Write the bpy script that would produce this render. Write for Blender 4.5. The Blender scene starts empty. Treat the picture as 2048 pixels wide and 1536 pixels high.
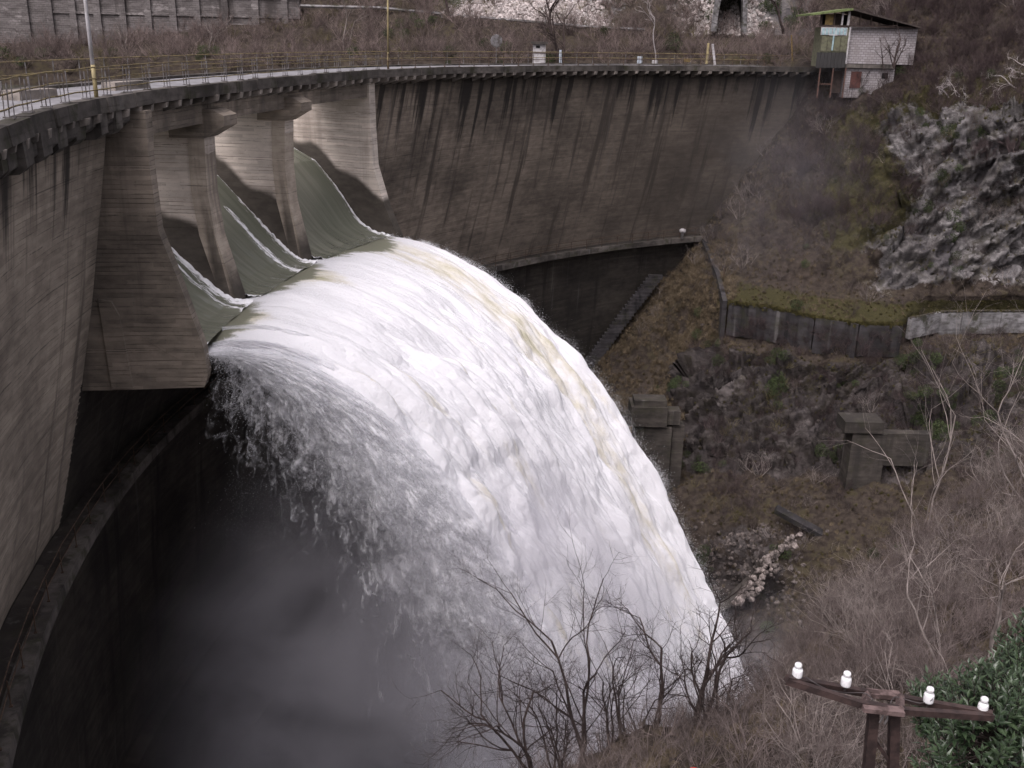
import bpy, math, random
import numpy as np
from mathutils import Vector, Matrix, Euler

rnd = random.Random(7)
scn = bpy.context.scene
col = scn.collection
R_ = math.radians

# ---------------------------------------------------------------- camera, sky, sun, exposure
PITCH, ROLL = 19.209, 1.347
CAM = np.array([0.0, 0.0, 2.6])
FPX = 2000.0
_p, _r = R_(PITCH), R_(ROLL)
_fw = np.array([0, math.cos(_p), -math.sin(_p)]); _up = np.array([0, math.sin(_p), math.cos(_p)]); _rt = np.array([1.0, 0, 0])
CM = np.array([math.cos(_r) * _rt + math.sin(_r) * _up, -math.sin(_r) * _rt + math.cos(_r) * _up, _fw])
cam_d = bpy.data.cameras.new('camera')
cam_d.sensor_width = 36.0
cam_d.lens = FPX / 2048 * 36.0
cam_d.clip_start = 0.1; cam_d.clip_end = 2000
cam = bpy.data.objects.new('camera', cam_d); col.objects.link(cam)
cam.matrix_world = Matrix([[CM[0][i], CM[1][i], -CM[2][i], CAM[i]] for i in range(3)] + [[0, 0, 0, 1]])
scn.camera = cam

SUN_EL, SUN_AZ = 58.0, 208.0           # azimuth measured clockwise from +Y
world = bpy.data.worlds.new('World'); scn.world = world; world.use_nodes = True
wn = world.node_tree; wn.nodes.clear()
w_out = wn.nodes.new('ShaderNodeOutputWorld'); w_bg = wn.nodes.new('ShaderNodeBackground')
sky = wn.nodes.new('ShaderNodeTexSky'); sky.sky_type = 'NISHITA'; sky.sun_disc = False
sky.sun_elevation = R_(SUN_EL); sky.sun_rotation = R_(SUN_AZ); sky.air_density = 1.2; sky.dust_density = 6.0; sky.ozone_density = 1.0
w_hs = wn.nodes.new('ShaderNodeHueSaturation'); w_hs.inputs['Saturation'].default_value = 0.22
wn.links.new(sky.outputs[0], w_hs.inputs['Color']); w_tint = wn.nodes.new('ShaderNodeMix'); w_tint.data_type = 'RGBA'; w_tint.blend_type = 'MULTIPLY'; w_tint.inputs[0].default_value = 1.0; w_tint.inputs[7].default_value = (1.0, 0.95, 1.005, 1)
wn.links.new(w_hs.outputs[0], w_tint.inputs[6]); wn.links.new(w_tint.outputs[2], w_bg.inputs[0])
w_bg.inputs[1].default_value = 0.10
wn.links.new(w_bg.outputs[0], w_out.inputs[0])
sun_d = bpy.data.lights.new('sun', 'SUN'); sun_d.energy = 0.9; sun_d.angle = R_(45); sun_d.color = (1.0, 0.97, 0.95)
sun = bpy.data.objects.new('sun', sun_d); col.objects.link(sun)
_d = Vector((math.sin(R_(SUN_AZ)) * math.cos(R_(SUN_EL)), math.cos(R_(SUN_AZ)) * math.cos(R_(SUN_EL)), math.sin(R_(SUN_EL))))
sun.rotation_euler = _d.to_track_quat('Z', 'Y').to_euler(); sun.location = (0, 0, 60)
vs = scn.view_settings
vs.view_transform = 'Standard'; vs.look = 'None'; vs.exposure = 1.0; vs.gamma = 1.0; vs.use_curve_mapping = False
scn.cycles.max_bounces = 9; scn.cycles.diffuse_bounces = 8; scn.cycles.glossy_bounces = 2
scn.cycles.transparent_max_bounces = 40; scn.cycles.volume_bounces = 1; scn.cycles.volume_step_rate = 3.0; scn.cycles.volume_max_steps = 48
scn.cycles.use_denoising = True

# ---------------------------------------------------------------- geometry of the place
def ray(px, py):
    px = np.asarray(px, float); py = np.asarray(py, float)
    return ((px - 1024) / FPX)[..., None] * CM[0] + (-(py - 768) / FPX)[..., None] * CM[1] + CM[2]
def at_z(px, py, z):
    d = ray(px, py); t = (z - CAM[2]) / d[..., 2]
    return CAM + d * t[..., None]
def at_y(px, py, y):
    d = ray(px, py); t = np.asarray(y, float) / d[..., 1]
    return CAM + d * t[..., None]
ARC = np.array([57.1, 51.46]); RD = 72.65      # centre of the dam's arch in plan, radius of the deck edge
def d_r(p): return np.interp(p, [-20, -18, -12, -5, 3, 12, 20, 26], [2.35, 2.2, 1.75, .75, -.5, -.9, -.4, 0])   # the crest is not a true circle
def pol(r, phi_deg, z):
    phi_deg = np.asarray(phi_deg, float); z = np.asarray(z, float); a = np.radians(np.maximum(phi_deg, -19.0)); s = np.radians(np.minimum(phi_deg + 19.0, 0.0)) * 73.0
    r = r + d_r(phi_deg) * np.clip(1 + z / 20, 0, 1)
    return np.stack(np.broadcast_arrays(ARC[0] - r * np.cos(a) + np.sin(a) * s, ARC[1] + r * np.sin(a) + np.cos(a) * s, z), -1)   # straight beyond -19 degrees
def face_r(z):                                 # radius of the overhanging downstream face
    d = np.clip(-np.asarray(z, float) - 1.2, 0, None)
    return 74.05 + 0.2 * d + 0.0035 * d * d

# ---------------------------------------------------------------- noise
_prng = np.random.default_rng(11)
_perm = _prng.permutation(512).astype(np.int64); _perm = np.concatenate([_perm, _perm, _perm])
_grad = _prng.normal(size=(512, 3)); _grad /= np.linalg.norm(_grad, axis=1)[:, None]
def perlin(p):
    p = np.asarray(p, float); i = np.floor(p).astype(np.int64); f = p - i; u = f * f * f * (f * (f * 6 - 15) + 10)
    out = 0
    for dx in (0, 1):
        for dy in (0, 1):
            for dz in (0, 1):
                h = _perm[(_perm[(_perm[(i[..., 0] + dx) & 511] + i[..., 1] + dy) & 511] + i[..., 2] + dz) & 511]
                g = _grad[h]
                d = (f[..., 0] - dx) * g[..., 0] + (f[..., 1] - dy) * g[..., 1] + (f[..., 2] - dz) * g[..., 2]
                w = (u[..., 0] if dx else 1 - u[..., 0]) * (u[..., 1] if dy else 1 - u[..., 1]) * (u[..., 2] if dz else 1 - u[..., 2])
                out = out + w * d
    return out * 1.6
def fbm(p, oct=4, lac=2.0, gain=0.5, mode=''):
    s = 0; a = 1.0; n = 0; p = np.asarray(p, float)
    for k in range(oct):
        v = perlin(p * lac ** k + 17.3 * k)
        if mode == 'billow': v = np.abs(v) * 2 - 0.6
        if mode == 'ridge': v = 0.6 - np.abs(v) * 2
        s = s + a * v; n += a; a *= gain
    return s / n
def sstep(a, b, x):
    t = np.clip((x - a) / (b - a), 0, 1); return t * t * (3 - 2 * t)

# ---------------------------------------------------------------- mesh helpers
class MB:
    def __init__(s): s.v = []; s.f = []; s.uv = []; s.n = 0
    def add(s, verts, faces, uv=None):
        verts = np.asarray(verts, float).reshape(-1, 3)
        s.v.append(verts); s.f += [tuple(i + s.n for i in f) for f in faces]
        s.uv.append(np.zeros((len(verts), 2)) if uv is None else np.asarray(uv, float)); s.n += len(verts); return s
    def box(s, c, size, rot=None, taper=1.0):
        h = np.array(size) / 2
        P = np.array([[x, y, z] for z in (-1, 1) for y in (-1, 1) for x in (-1, 1)], float)
        P[4:, :2] *= taper
        P = P * h
        if rot is not None: P = P @ np.array(rot).T
        return s.add(P + np.array(c), [(0, 2, 3, 1), (4, 5, 7, 6), (0, 1, 5, 4), (2, 6, 7, 3), (0, 4, 6, 2), (1, 3, 7, 5)])
    def tube(s, pts, rad, n=6, cap=True):
        pts = np.asarray(pts, float); m = len(pts); rad = np.broadcast_to(rad, (m,))
        t = np.gradient(pts, axis=0); t /= np.linalg.norm(t, axis=1)[:, None] + 1e-9
        ref = np.array([0, 0, 1.0]) if abs(t[0][2]) < 0.9 else np.array([1.0, 0, 0])
        V = []
        a = np.arange(n) * 2 * math.pi / n
        for k in range(m):
            u = np.cross(t[k], ref); u /= np.linalg.norm(u) + 1e-9; w = np.cross(t[k], u)
            V.append(pts[k] + rad[k] * (np.cos(a)[:, None] * u + np.sin(a)[:, None] * w))
        F = [(k * n + i, k * n + (i + 1) % n, (k + 1) * n + (i + 1) % n, (k + 1) * n + i) for k in range(m - 1) for i in range(n)]
        if cap: F += [tuple(range(n))[::-1], tuple((m - 1) * n + i for i in range(n))]
        return s.add(np.concatenate(V), F)
    def lathe(s, prof, n=14, loc=(0, 0, 0), rot=None):
        a = np.arange(n) * 2 * math.pi / n
        P = np.concatenate([np.stack([r * np.cos(a), r * np.sin(a), np.full(n, z)], 1) for r, z in prof])
        if rot is not None: P = P @ np.array(rot).T
        m = len(prof)
        F = [(k * n + i, k * n + (i + 1) % n, (k + 1) * n + (i + 1) % n, (k + 1) * n + i) for k in range(m - 1) for i in range(n)]
        F += [tuple(range(n))[::-1], tuple((m - 1) * n + i for i in range(n))]
        return s.add(P + np.array(loc), F)
    def build(s, name, mat=None, parent=None, smooth=False, uv=False):
        me = bpy.data.meshes.new(name)
        V = np.concatenate(s.v) if s.v else np.zeros((0, 3))
        me.from_pydata(V.tolist(), [], s.f); me.update()
        if uv:
            U = np.concatenate(s.uv); lay = me.uv_layers.new(name='UVMap')
            idx = np.empty(len(me.loops), np.int32); me.loops.foreach_get('vertex_index', idx)
            lay.data.foreach_set('uv', U[idx].astype(np.float32).ravel())
        return finish(me, name, mat, parent, smooth)
def finish(me, name, mat, parent=None, smooth=False):
    if smooth: me.polygons.foreach_set('use_smooth', np.ones(len(me.polygons), bool))
    if mat is not None: me.materials.append(mat)
    o = bpy.data.objects.new(name, me); col.objects.link(o)
    if parent is not None: o.parent = parent
    return o
def grid_mesh(name, P, mat, parent=None, smooth=True, uv=None, attrs=None, flip=False, keep=None):
    nu, nv = P.shape[:2]
    me = bpy.data.meshes.new(name)
    i = np.arange(nu * nv).reshape(nu, nv)
    q = np.stack([i[:-1, :-1], i[1:, :-1], i[1:, 1:], i[:-1, 1:]], -1).reshape(-1, 4)
    if flip: q = q[:, ::-1]
    if keep is not None: q = q[keep.ravel()[q].any(1)]
    me.vertices.add(nu * nv); me.vertices.foreach_set('co', P.reshape(-1).astype(np.float32))
    me.loops.add(q.size); me.loops.foreach_set('vertex_index', q.ravel().astype(np.int32))
    me.polygons.add(len(q)); me.polygons.foreach_set('loop_start', np.arange(0, q.size, 4, dtype=np.int32))
    me.polygons.foreach_set('loop_total', np.full(len(q), 4, np.int32))
    me.update(calc_edges=True)
    if uv is not None:
        lay = me.uv_layers.new(name='UVMap'); lay.data.foreach_set('uv', uv.reshape(-1, 2)[q.ravel()].astype(np.float32).ravel())
    for k, a in (attrs or {}).items():
        at = me.attributes.new(k, 'FLOAT', 'POINT'); at.data.foreach_set('value', a.ravel().astype(np.float32))
    me.validate()
    return finish(me, name, mat, parent, smooth)
def tag(o, label=None, cat=None, group=None, kind=None):
    if label: o['label'] = label
    if cat: o['category'] = cat
    if group: o['group'] = group
    if kind: o['kind'] = kind
    return o
def empty(name, loc=(0, 0, 0)):
    o = bpy.data.objects.new(name, None); o.empty_display_size = 0.3; o.location = loc; col.objects.link(o); return o
def reparent(o, p):                     # keep the world place of a mesh whose verts are in world space
    o.parent = p; o.matrix_parent_inverse = Matrix.Translation(p.location).inverted(); return o
def inst(src, name, parent=None, mw=None):
    o = bpy.data.objects.new(name, src.data if hasattr(src, 'data') else src); col.objects.link(o)
    if mw is not None: o.matrix_world = mw
    if parent is not None:
        o.parent = parent; o.matrix_parent_inverse = Matrix.Translation(parent.location).inverted()
    return o
def prism_rz(mb, poly, phi0, phi1, n, zf=None):
    """polygon in (radius, z) swept round the arch from phi0 to phi1 (degrees)"""
    poly = np.array(poly, float); m = len(poly); V = []; U = []
    ph = np.linspace(phi0, phi1, n + 1)
    per = np.concatenate([[0], np.cumsum(np.linalg.norm(np.diff(poly, axis=0), axis=1))])
    for k, p in enumerate(ph):
        z = poly[:, 1] + (zf(p) if zf else 0)
        V.append(pol(poly[:, 0], p, z)); U.append(np.stack([np.full(m, math.radians(p) * 75), z], 1))
    F = []
    for k in range(n):
        for i in range(m):
            j = (i + 1) % m
            F.append((k * m + i, (k + 1) * m + i, (k + 1) * m + j, k * m + j))
    F.append(tuple(range(m))); F.append(tuple(n * m + i for i in range(m))[::-1])
    return mb.add(np.concatenate(V), F, np.concatenate(U))
# ---------------------------------------------------------------- material helpers
class NT:
    def __init__(s, name):
        s.m = bpy.data.materials.new(name); s.m.use_nodes = True; s.t = s.m.node_tree; s.t.nodes.clear()
        s.out = s.t.nodes.new('ShaderNodeOutputMaterial')
    def n(s, typ, **kw):
        x = s.t.nodes.new(typ)
        for k, v in kw.items(): setattr(x, k, v)
        return x
    def put(s, sock, v):
        if isinstance(v, bpy.types.NodeSocket): s.t.links.new(v, sock)
        elif v is not None: sock.default_value = v
    def math(s, op, a, b=None, c=None, clamp=False):
        x = s.n('ShaderNodeMath', operation=op, use_clamp=clamp)
        for i, v in enumerate((a, b, c)):
            if v is not None: s.put(x.inputs[i], v)
        return x.outputs[0]
    def vmul(s, v, k):
        x = s.n('ShaderNodeVectorMath', operation='MULTIPLY'); s.put(x.inputs[0], v); x.inputs[1].default_value = k; return x.outputs[0]
    def noise(s, vec, scale=1.0, detail=4, rough=0.55, dist=0.0, color=False):
        x = s.n('ShaderNodeTexNoise'); s.put(x.inputs['Vector'], vec)
        x.inputs['Scale'].default_value = scale; x.inputs['Detail'].default_value = detail
        x.inputs['Roughness'].default_value = rough; x.inputs['Distortion'].default_value = dist
        return x.outputs[1 if color else 0]
    def vor(s, vec, scale=1.0, feature='F1', out='Distance', rand=1.0):
        x = s.n('ShaderNodeTexVoronoi', feature=feature); s.put(x.inputs['Vector'], vec); x.inputs['Scale'].default_value = scale
        x.inputs['Randomness'].default_value = rand
        return x.outputs[out]
    def map(s, v, a, b, c=0.0, d=1.0, smooth=True):
        x = s.n('ShaderNodeMapRange', interpolation_type='SMOOTHSTEP' if smooth else 'LINEAR'); s.put(x.inputs[0], v)
        for i, q in enumerate((a, b, c, d)): s.put(x.inputs[i + 1], q)
        return x.outputs[0]
    def mix(s, f, a, b, typ='MIX'):
        x = s.n('ShaderNodeMix', data_type='RGBA', blend_type=typ); s.put(x.inputs[0], f)
        for i, v in ((6, a), (7, b)):
            if not isinstance(v, bpy.types.NodeSocket): v = (*v, 1.0) if len(v) == 3 else v
            s.put(x.inputs[i], v)
        return x.outputs[2]
    def pos(s): return s.n('ShaderNodeNewGeometry').outputs['Position']
    def obj(s): return s.n('ShaderNodeTexCoord').outputs['Object']
    def attr(s, name): return s.n('ShaderNodeAttribute', attribute_name=name).outputs['Fac']
    def sep(s, v): x = s.n('ShaderNodeSeparateXYZ'); s.put(x.inputs[0], v); return x.outputs
    def comb(s, a, b, c):
        x = s.n('ShaderNodeCombineXYZ')
        for i, v in enumerate((a, b, c)): s.put(x.inputs[i], v)
        return x.outputs[0]
    def bump(s, h, strength=0.5, dist=0.05, normal=None):
        x = s.n('ShaderNodeBump'); s.put(x.inputs['Height'], h); x.inputs['Strength'].default_value = strength; x.inputs['Distance'].default_value = dist
        if normal is not None: s.put(x.inputs['Normal'], normal)
        return x.outputs[0]
    def pbr(s, color, rough=0.9, normal=None, metal=0.0, spec=0.3, **kw):
        x = s.n('ShaderNodeBsdfPrincipled')
        s.put(x.inputs['Base Color'], color if isinstance(color, bpy.types.NodeSocket) else (*color, 1.0)); s.put(x.inputs['Roughness'], rough)
        x.inputs['Metallic'].default_value = metal; x.inputs['Specular IOR Level'].default_value = spec
        if normal is not None: s.put(x.inputs['Normal'], normal)
        for k, v in kw.items(): s.put(x.inputs[k], v)
        s.t.links.new(x.outputs[0], s.out.inputs[0]); return s.m

def concrete(name, light=(0.25, 0.22, 0.195), dark=(0.115, 0.1, 0.09), wet=(0.03, 0.027, 0.026), uv=False, drip=0.0, streak=0.6, board=0.2, grad=0,
             damp=0.0, pale=0.0, moss=0.0, boards=1.0, wet_attr=None, rough=0.92):
    t = NT(name)
    if uv:
        u = t.sep(t.n('ShaderNodeUVMap').outputs[0]); x, z = u[0], u[1]; V = t.comb(x, 0.0, z)
    else:
        V = t.pos(); u = t.sep(V); x, z = t.math('ADD', u[0], t.math('MULTIPLY', u[1], 0.83)), u[2]
    big = t.noise(V, 0.16, 5, 0.6)
    mid = t.noise(t.vmul(V, (1, 1, 2.2)), 0.9, 6, 0.62)
    c = t.mix(t.map(t.math('ADD', t.math('MULTIPLY', big, 0.55), t.math('MULTIPLY', mid, 0.45)), 0.36, 0.62), dark, light)
    # form boards: each its own tone, thin uneven joints
    wob = t.math('ADD', z, t.math('MULTIPLY', t.noise(V, 0.35, 2), 0.12))
    zi = t.math('DIVIDE', wob, board)
    cell = t.comb(t.math('FLOOR', t.math('DIVIDE', t.math('ADD', x, t.math('MULTIPLY', t.math('FLOOR', zi), 1.37)), 3.4)), t.math('FLOOR', zi), 0.0)
    wn_ = t.n('ShaderNodeTexWhiteNoise', noise_dimensions='3D'); t.put(wn_.inputs[0], cell)
    tone = t.map(wn_.outputs[0], 0, 1, 1 - 0.17 * boards, 1 + 0.15 * boards, False)
    c = t.mix(1.0, c, t.comb(tone, tone, tone), 'MULTIPLY')
    fr = t.math('FRACT', zi)
    joint = t.math('MULTIPLY', t.map(fr, 0.0, 0.2, 1.0, 0.0), t.map(t.noise(t.vmul(V, (0.3, 0.3, 4.0)), 1.3, 4, 0.7), 0.44, 0.6))
    c = t.mix(t.math('MULTIPLY', joint, 0.85 * boards), c, (0.035, 0.03, 0.028))
    lift = t.math('MULTIPLY', t.map(t.math('ABSOLUTE', t.math('SUBTRACT', t.math('FRACT', t.math('DIVIDE', wob, 2.05)), 0.5)), 0.0, 0.022, 1.0, 0.0),
                  t.map(t.noise(V, 0.8, 4, 0.7), 0.4, 0.6))
    c = t.mix(t.math('MULTIPLY', lift, 0.7), c, (0.045, 0.04, 0.037))
    # rain streaks
    st = t.noise(t.vmul(V, (0.8, 0.8, 0.055)), 1.0, 5, 0.62)
    c = t.mix(t.math('MULTIPLY', t.map(st, 0.52, 0.66), streak), c, t.mix(0.5, dark, wet))
    st2 = t.noise(t.vmul(V, (1.6, 1.6, 0.07)), 1.0, 3, 0.5)
    c = t.mix(t.math('MULTIPLY', t.map(st2, 0.6, 0.8), 0.25 + pale), c, (0.34, 0.32, 0.31))
    if damp: c = t.mix(t.math('MULTIPLY', t.map(t.noise(t.vmul(V, (1, 1, 1.5)), 0.11, 5, 0.6), 0.4, 0.62), damp), c, wet)
    if grad: c = t.mix(t.map(t.math('ADD', x, t.math('MULTIPLY', t.noise(V, .12, 3), 16.0)), 46.0, 96.0, 0.0, .72), c, t.mix(.25, wet, dark))
    if drip:
        d = t.math('MULTIPLY', t.math('SUBTRACT', -1.0, z), 1.0)
        n1 = t.noise(t.comb(t.math('MULTIPLY', x, .6), 0.0, t.math('MULTIPLY', z, 0.025)), 1.0, 5, 0.62)
        ln = t.map(n1, 0.46, 0.74, -0.5, drip, False)
        dm = t.map(t.math('SUBTRACT', t.math('ADD', ln, t.math('MULTIPLY', t.noise(V, .9, 4), 2.5)), d), 0.0, 3.4)
        top = t.map(t.math('ADD', d, t.math('MULTIPLY', t.noise(t.vmul(V, (1, 1, .2)), 0.7, 4), -1.6)), -0.8, 0.9, 1.0, 0.0)
        c = t.mix(t.math('MULTIPLY', t.math('MAXIMUM', dm, t.math('MULTIPLY', top, 0.75)), 0.9), c, wet)
    if wet_attr:
        wm = t.math('ADD', t.attr(wet_attr), t.math('MULTIPLY', t.math('SUBTRACT', t.noise(V, 1.1, 5, 0.65), 0.5), 0.35))
        c = t.mix(t.map(wm, 0.15, 0.85), c, t.mix(t.map(mid, 0.3, 0.7), (0.055, 0.047, 0.04), (0.085, 0.073, 0.062)))
    if moss: c = t.mix(t.math('MULTIPLY', t.map(t.noise(V, 0.7, 6, 0.7), 0.5, 0.66), moss), c, (0.035, 0.035, 0.018))
    c = t.mix(t.math('MULTIPLY', t.map(t.noise(V, 9.0, 2, 0.6), 0.62, 0.75), 0.35), c, (0.05, 0.045, 0.04))
    h = t.math('ADD', t.math('MULTIPLY', t.noise(V, 5.0, 5, 0.7), 0.5), t.math('MULTIPLY', joint, -0.7))
    h = t.math('ADD', h, t.math('MULTIPLY', tone, 0.8))
    return t.pbr(c, rough, t.bump(h, 0.6, 0.03), spec=0.2)

M = {}
M['face'] = concrete('dam_concrete', light=(0.36, 0.295, 0.238), dark=(0.18, 0.148, 0.122), uv=True, drip=10.0, streak=0.95, damp=0.42, grad=1, boards=.75)
M['face_near'] = concrete('dam_concrete_near', light=(0.42, 0.355, 0.29), dark=(0.235, 0.197, 0.163), uv=True, drip=9.5, streak=0.75, boards=.8, damp=0.12)
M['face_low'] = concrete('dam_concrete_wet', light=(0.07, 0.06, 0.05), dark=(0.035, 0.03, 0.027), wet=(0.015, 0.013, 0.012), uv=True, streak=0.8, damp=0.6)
M['pier'] = concrete('spillway_concrete', light=(0.58, 0.51, 0.45), dark=(0.40, 0.34, 0.295), streak=0.4, pale=0.15, wet_attr='wet')
M['pier_nose'] = concrete('pier_nose_concrete', light=(0.44, 0.375, 0.31), dark=(0.27, 0.225, 0.185), streak=0.8, wet_attr='wet', boards=.5)
M['wall_out'] = concrete('training_wall_concrete', light=(0.30, 0.25, 0.205), dark=(0.155, 0.13, 0.108), streak=0.5, damp=0.4)
M['edge'] = concrete('deck_edge_concrete', light=(0.15, 0.132, 0.12), dark=(0.045, 0.039, 0.035), wet=(0.018, 0.016, 0.015), streak=0.8, boards=0.35, moss=0.7, board=.33, damp=.4)
M['bracket'] = concrete('bracket_concrete', light=(0.32, 0.28, 0.25), dark=(0.09, 0.08, 0.072), boards=0.2, streak=0.6)
M['old'] = concrete('old_concrete', light=(0.075, 0.064, 0.056), dark=(0.03, 0.026, 0.023), streak=0.7, moss=0.4, damp=0.3)
M['pale_wall'] = concrete('pale_wall_concrete', light=(0.29, 0.28, 0.285), dark=(0.07, 0.064, 0.063), wet=(0.03, 0.028, 0.028), streak=1.0, boards=0.3, moss=0.8, damp=.5, board=0.6)
M['dark_wall'] = concrete('dark_wall_concrete', light=(0.055, 0.05, 0.053), dark=(0.02, 0.018, 0.019), wet=(0.01, 0.01, 0.011), streak=0.9, moss=0.5, board=0.5)

def simple(name, c1, c2=None, scale=4.0, rough=0.8, bump=0.3, bscale=None, metal=0.0, spec=0.3, coord='pos', stretch=(1, 1, 1), lo=0.4, hi=0.62, detail=5):
    t = NT(name); V = t.pos() if coord == 'pos' else t.obj()
    V = t.vmul(V, stretch)
    f = t.noise(V, scale, detail, 0.65)
    c = t.mix(t.map(f, lo, hi), c1, c2 or tuple(x * 0.6 for x in c1))
    return t.pbr(c, rough, t.bump(t.noise(V, bscale or scale * 3, 4, 0.7), bump, 0.02), metal, spec)
M['road'] = simple('deck_asphalt', (0.22, 0.212, 0.224), (0.15, 0.145, 0.15), 1.2, 0.95, 0.2, 20)
M['yellow'] = simple('yellow_paint_rusty', (0.22, 0.175, 0.08), (0.11, 0.08, 0.05), 3.0, 0.6, 0.2)
M['greypipe'] = simple('grey_pipe', (0.16, 0.15, 0.155), (0.07, 0.06, 0.055), 3.0, 0.6, 0.2)
M['rust'] = simple('rusty_pipe', (0.10, 0.065, 0.045), (0.05, 0.032, 0.025), 4.0, 0.75, 0.3)
M['pole_white'] = simple('pole_white_paint', (0.62, 0.60, 0.62), (0.42, 0.40, 0.40), 2.0, 0.6, 0.1)
M['pole_yellow'] = simple('pole_yellow_paint', (0.33, 0.27, 0.14), (0.22, 0.18, 0.10), 2.0, 0.6, 0.1)
# ---------------------------------------------------------------- the dam
PHI_L, PHI_R = -30.0, 74.0
P_LW, P_P1, P_P2, P_RW = -6.2, 1.45, 10.45, 20.7          # spillway: outer walls and two piers
def lip_z(p): return np.interp(p, [-6, 1.5, 10.5, 21], [-11.4, -11.5, -11.7, -12.3])             # level of the flip lip round the arch
dam = empty('dam', (float(pol(76, 5, -42)[0]), float(pol(76, 5, -42)[1]), -42.0))
tag(dam, 'curved grey concrete arch dam with three open spillway bays and a railed crest', 'dam')
def dpart(o): return reparent(o, dam)

# downstream face above the gallery walkway, left and right of the spillway, and under it
def face_sheet(name, p0, p1, z0, z1, n, m, mat, rf=face_r, off=0.0, zf=None):
    ph = np.linspace(p0, p1, n)[:, None]; k = np.linspace(0, 1, m)[None, :]
    zt = np.full_like(ph, z0) if zf is None else zf(ph)
    z = zt * (1 - k) + z1 * k
    r = rf(z) + off
    P = pol(r, ph, z)
    P[..., :2] += 0.05 * perlin(np.stack([np.radians(ph) * 75 * .25 + 0 * z, z * .25, 0 * z + 3.3], -1))[..., None]
    uv = np.stack([np.radians(ph) * 75 + 0 * z, z], -1)
    return grid_mesh(name, P, mat, uv=uv)
dpart(face_sheet('wall', PHI_L, P_LW - 0.05, -0.4, -20.2, 90, 60, M['face_near']))
dpart(face_sheet('wall', P_RW + 0.1, PHI_R, -0.4, -20.2, 180, 60, M['face']))
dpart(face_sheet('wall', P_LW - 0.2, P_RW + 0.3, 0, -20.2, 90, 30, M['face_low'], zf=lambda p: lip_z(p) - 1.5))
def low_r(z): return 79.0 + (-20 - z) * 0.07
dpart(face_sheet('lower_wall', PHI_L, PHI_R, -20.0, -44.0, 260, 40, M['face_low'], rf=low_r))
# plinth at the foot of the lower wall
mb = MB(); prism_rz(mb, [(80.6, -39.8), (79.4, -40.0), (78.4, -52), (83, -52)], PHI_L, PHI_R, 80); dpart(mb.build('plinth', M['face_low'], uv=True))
# gallery walkway (slab with a lighter coping), from bank to bank
mb = MB(); prism_rz(mb, [(81, -20.05), (77.9, -20.05), (77.9, -20.45), (79.3, -21.0), (81, -21.0)], PHI_L, 66, 140); dpart(mb.build('walkway', M['old'], uv=True))
mb = MB(); prism_rz(mb, [(77.95, -19.93), (77.3, -19.93), (77.28, -20.5), (77.95, -20.5)], PHI_L, 66, 140); dpart(mb.build('walkway_coping', M['edge'], uv=True))

# crest: deck slab, road, kerbs
mb = MB(); prism_rz(mb, [(78.2, -0.15), (72.9, -0.15), (72.9, -0.5), (73.6, -0.75), (78.2, -0.75)], PHI_L, PHI_R, 200); dpart(mb.build('deck_slab', M['edge'], uv=True))
mb = MB(); prism_rz(mb, [(77.7, -0.135), (73.25, -0.135), (73.25, -0.17), (77.7, -0.17)], PHI_L, PHI_R, 200); dpart(mb.build('road_surface', M['road'], uv=True))
mb = MB(); prism_rz(mb, [(78.25, 0.0), (77.75, 0.0), (77.75, -0.3), (78.25, -0.3)], PHI_L, PHI_R, 200); dpart(mb.build('kerb', M['edge'], uv=True))
# solid body under the deck behind the face, except over the bays
for a, b in ((PHI_L, P_LW), (P_RW + 0.9, PHI_R)):
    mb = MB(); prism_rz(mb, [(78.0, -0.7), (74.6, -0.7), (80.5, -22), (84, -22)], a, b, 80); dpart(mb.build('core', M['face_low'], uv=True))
# edge panels of the crest, each on its own (uneven)
step = 2.36
k = 0; p = PHI_L
while p < PHI_R - step:
    jz, jr = rnd.uniform(-.05, .0), rnd.uniform(-.05, .05)
    mb = MB(); prism_rz(mb, [(73.2, 0.0 + jz), (72.65 + jr, 0.0 + jz), (72.65 + jr, -0.56 + jz), (73.2, -0.56 + jz)], p + 0.012, p + step - 0.012, 3)
    dpart(mb.build('edge_panel', M['edge'], uv=True)); p += step
# brackets under the deck edge
mb = MB(); mb.add([[-.17, 0, 0], [.17, 0, 0], [.17, 1.25, 0], [-.17, 1.25, 0], [-.17, 0.05, -.26], [.17, 0.05, -.26], [.17, 1.25, -.62], [-.17, 1.25, -.62]],
                  [(0, 1, 2, 3), (4, 7, 6, 5), (0, 4, 5, 1), (1, 5, 6, 2), (3, 2, 6, 7), (0, 3, 7, 4)])
_b = mb.build('bracket', M['bracket']); bracket_me = _b.data; bpy.data.objects.remove(_b)
p = PHI_L + 0.4
while p < 71:
    loc = pol(72.62 + rnd.uniform(-.05, .08), p, -0.575 - rnd.uniform(0, 0.03))
    a = R_(p)
    Rm = Matrix(((math.sin(a), -math.cos(a), 0), (math.cos(a), math.sin(a), 0), (0, 0, 1))).to_4x4()
    o = inst(bracket_me, 'bracket', dam, Matrix.Translation(Vector(loc)) @ Rm @ Matrix.Diagonal((rnd.uniform(.85, 1.25), 1, rnd.uniform(.85, 1.15), 1)))
    p += 1.18
# rough corbel course under the edge on the near side
p = PHI_L
while p < P_LW - .4:
    w = rnd.uniform(.55, 1.2); j = rnd.uniform(-.2, .14); zb_ = -1.2 - rnd.uniform(0, .45)
    mb = MB(); prism_rz(mb, [(74.3, -.58), (72.85 + j, -.58), (72.9 + j, zb_ + .2), (73.15 + j, zb_), (74.3, zb_ - .1)], p + .02, p + w - .02, 2)
    dpart(mb.build('corbel_block', M['edge'], uv=True)); p += w
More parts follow.
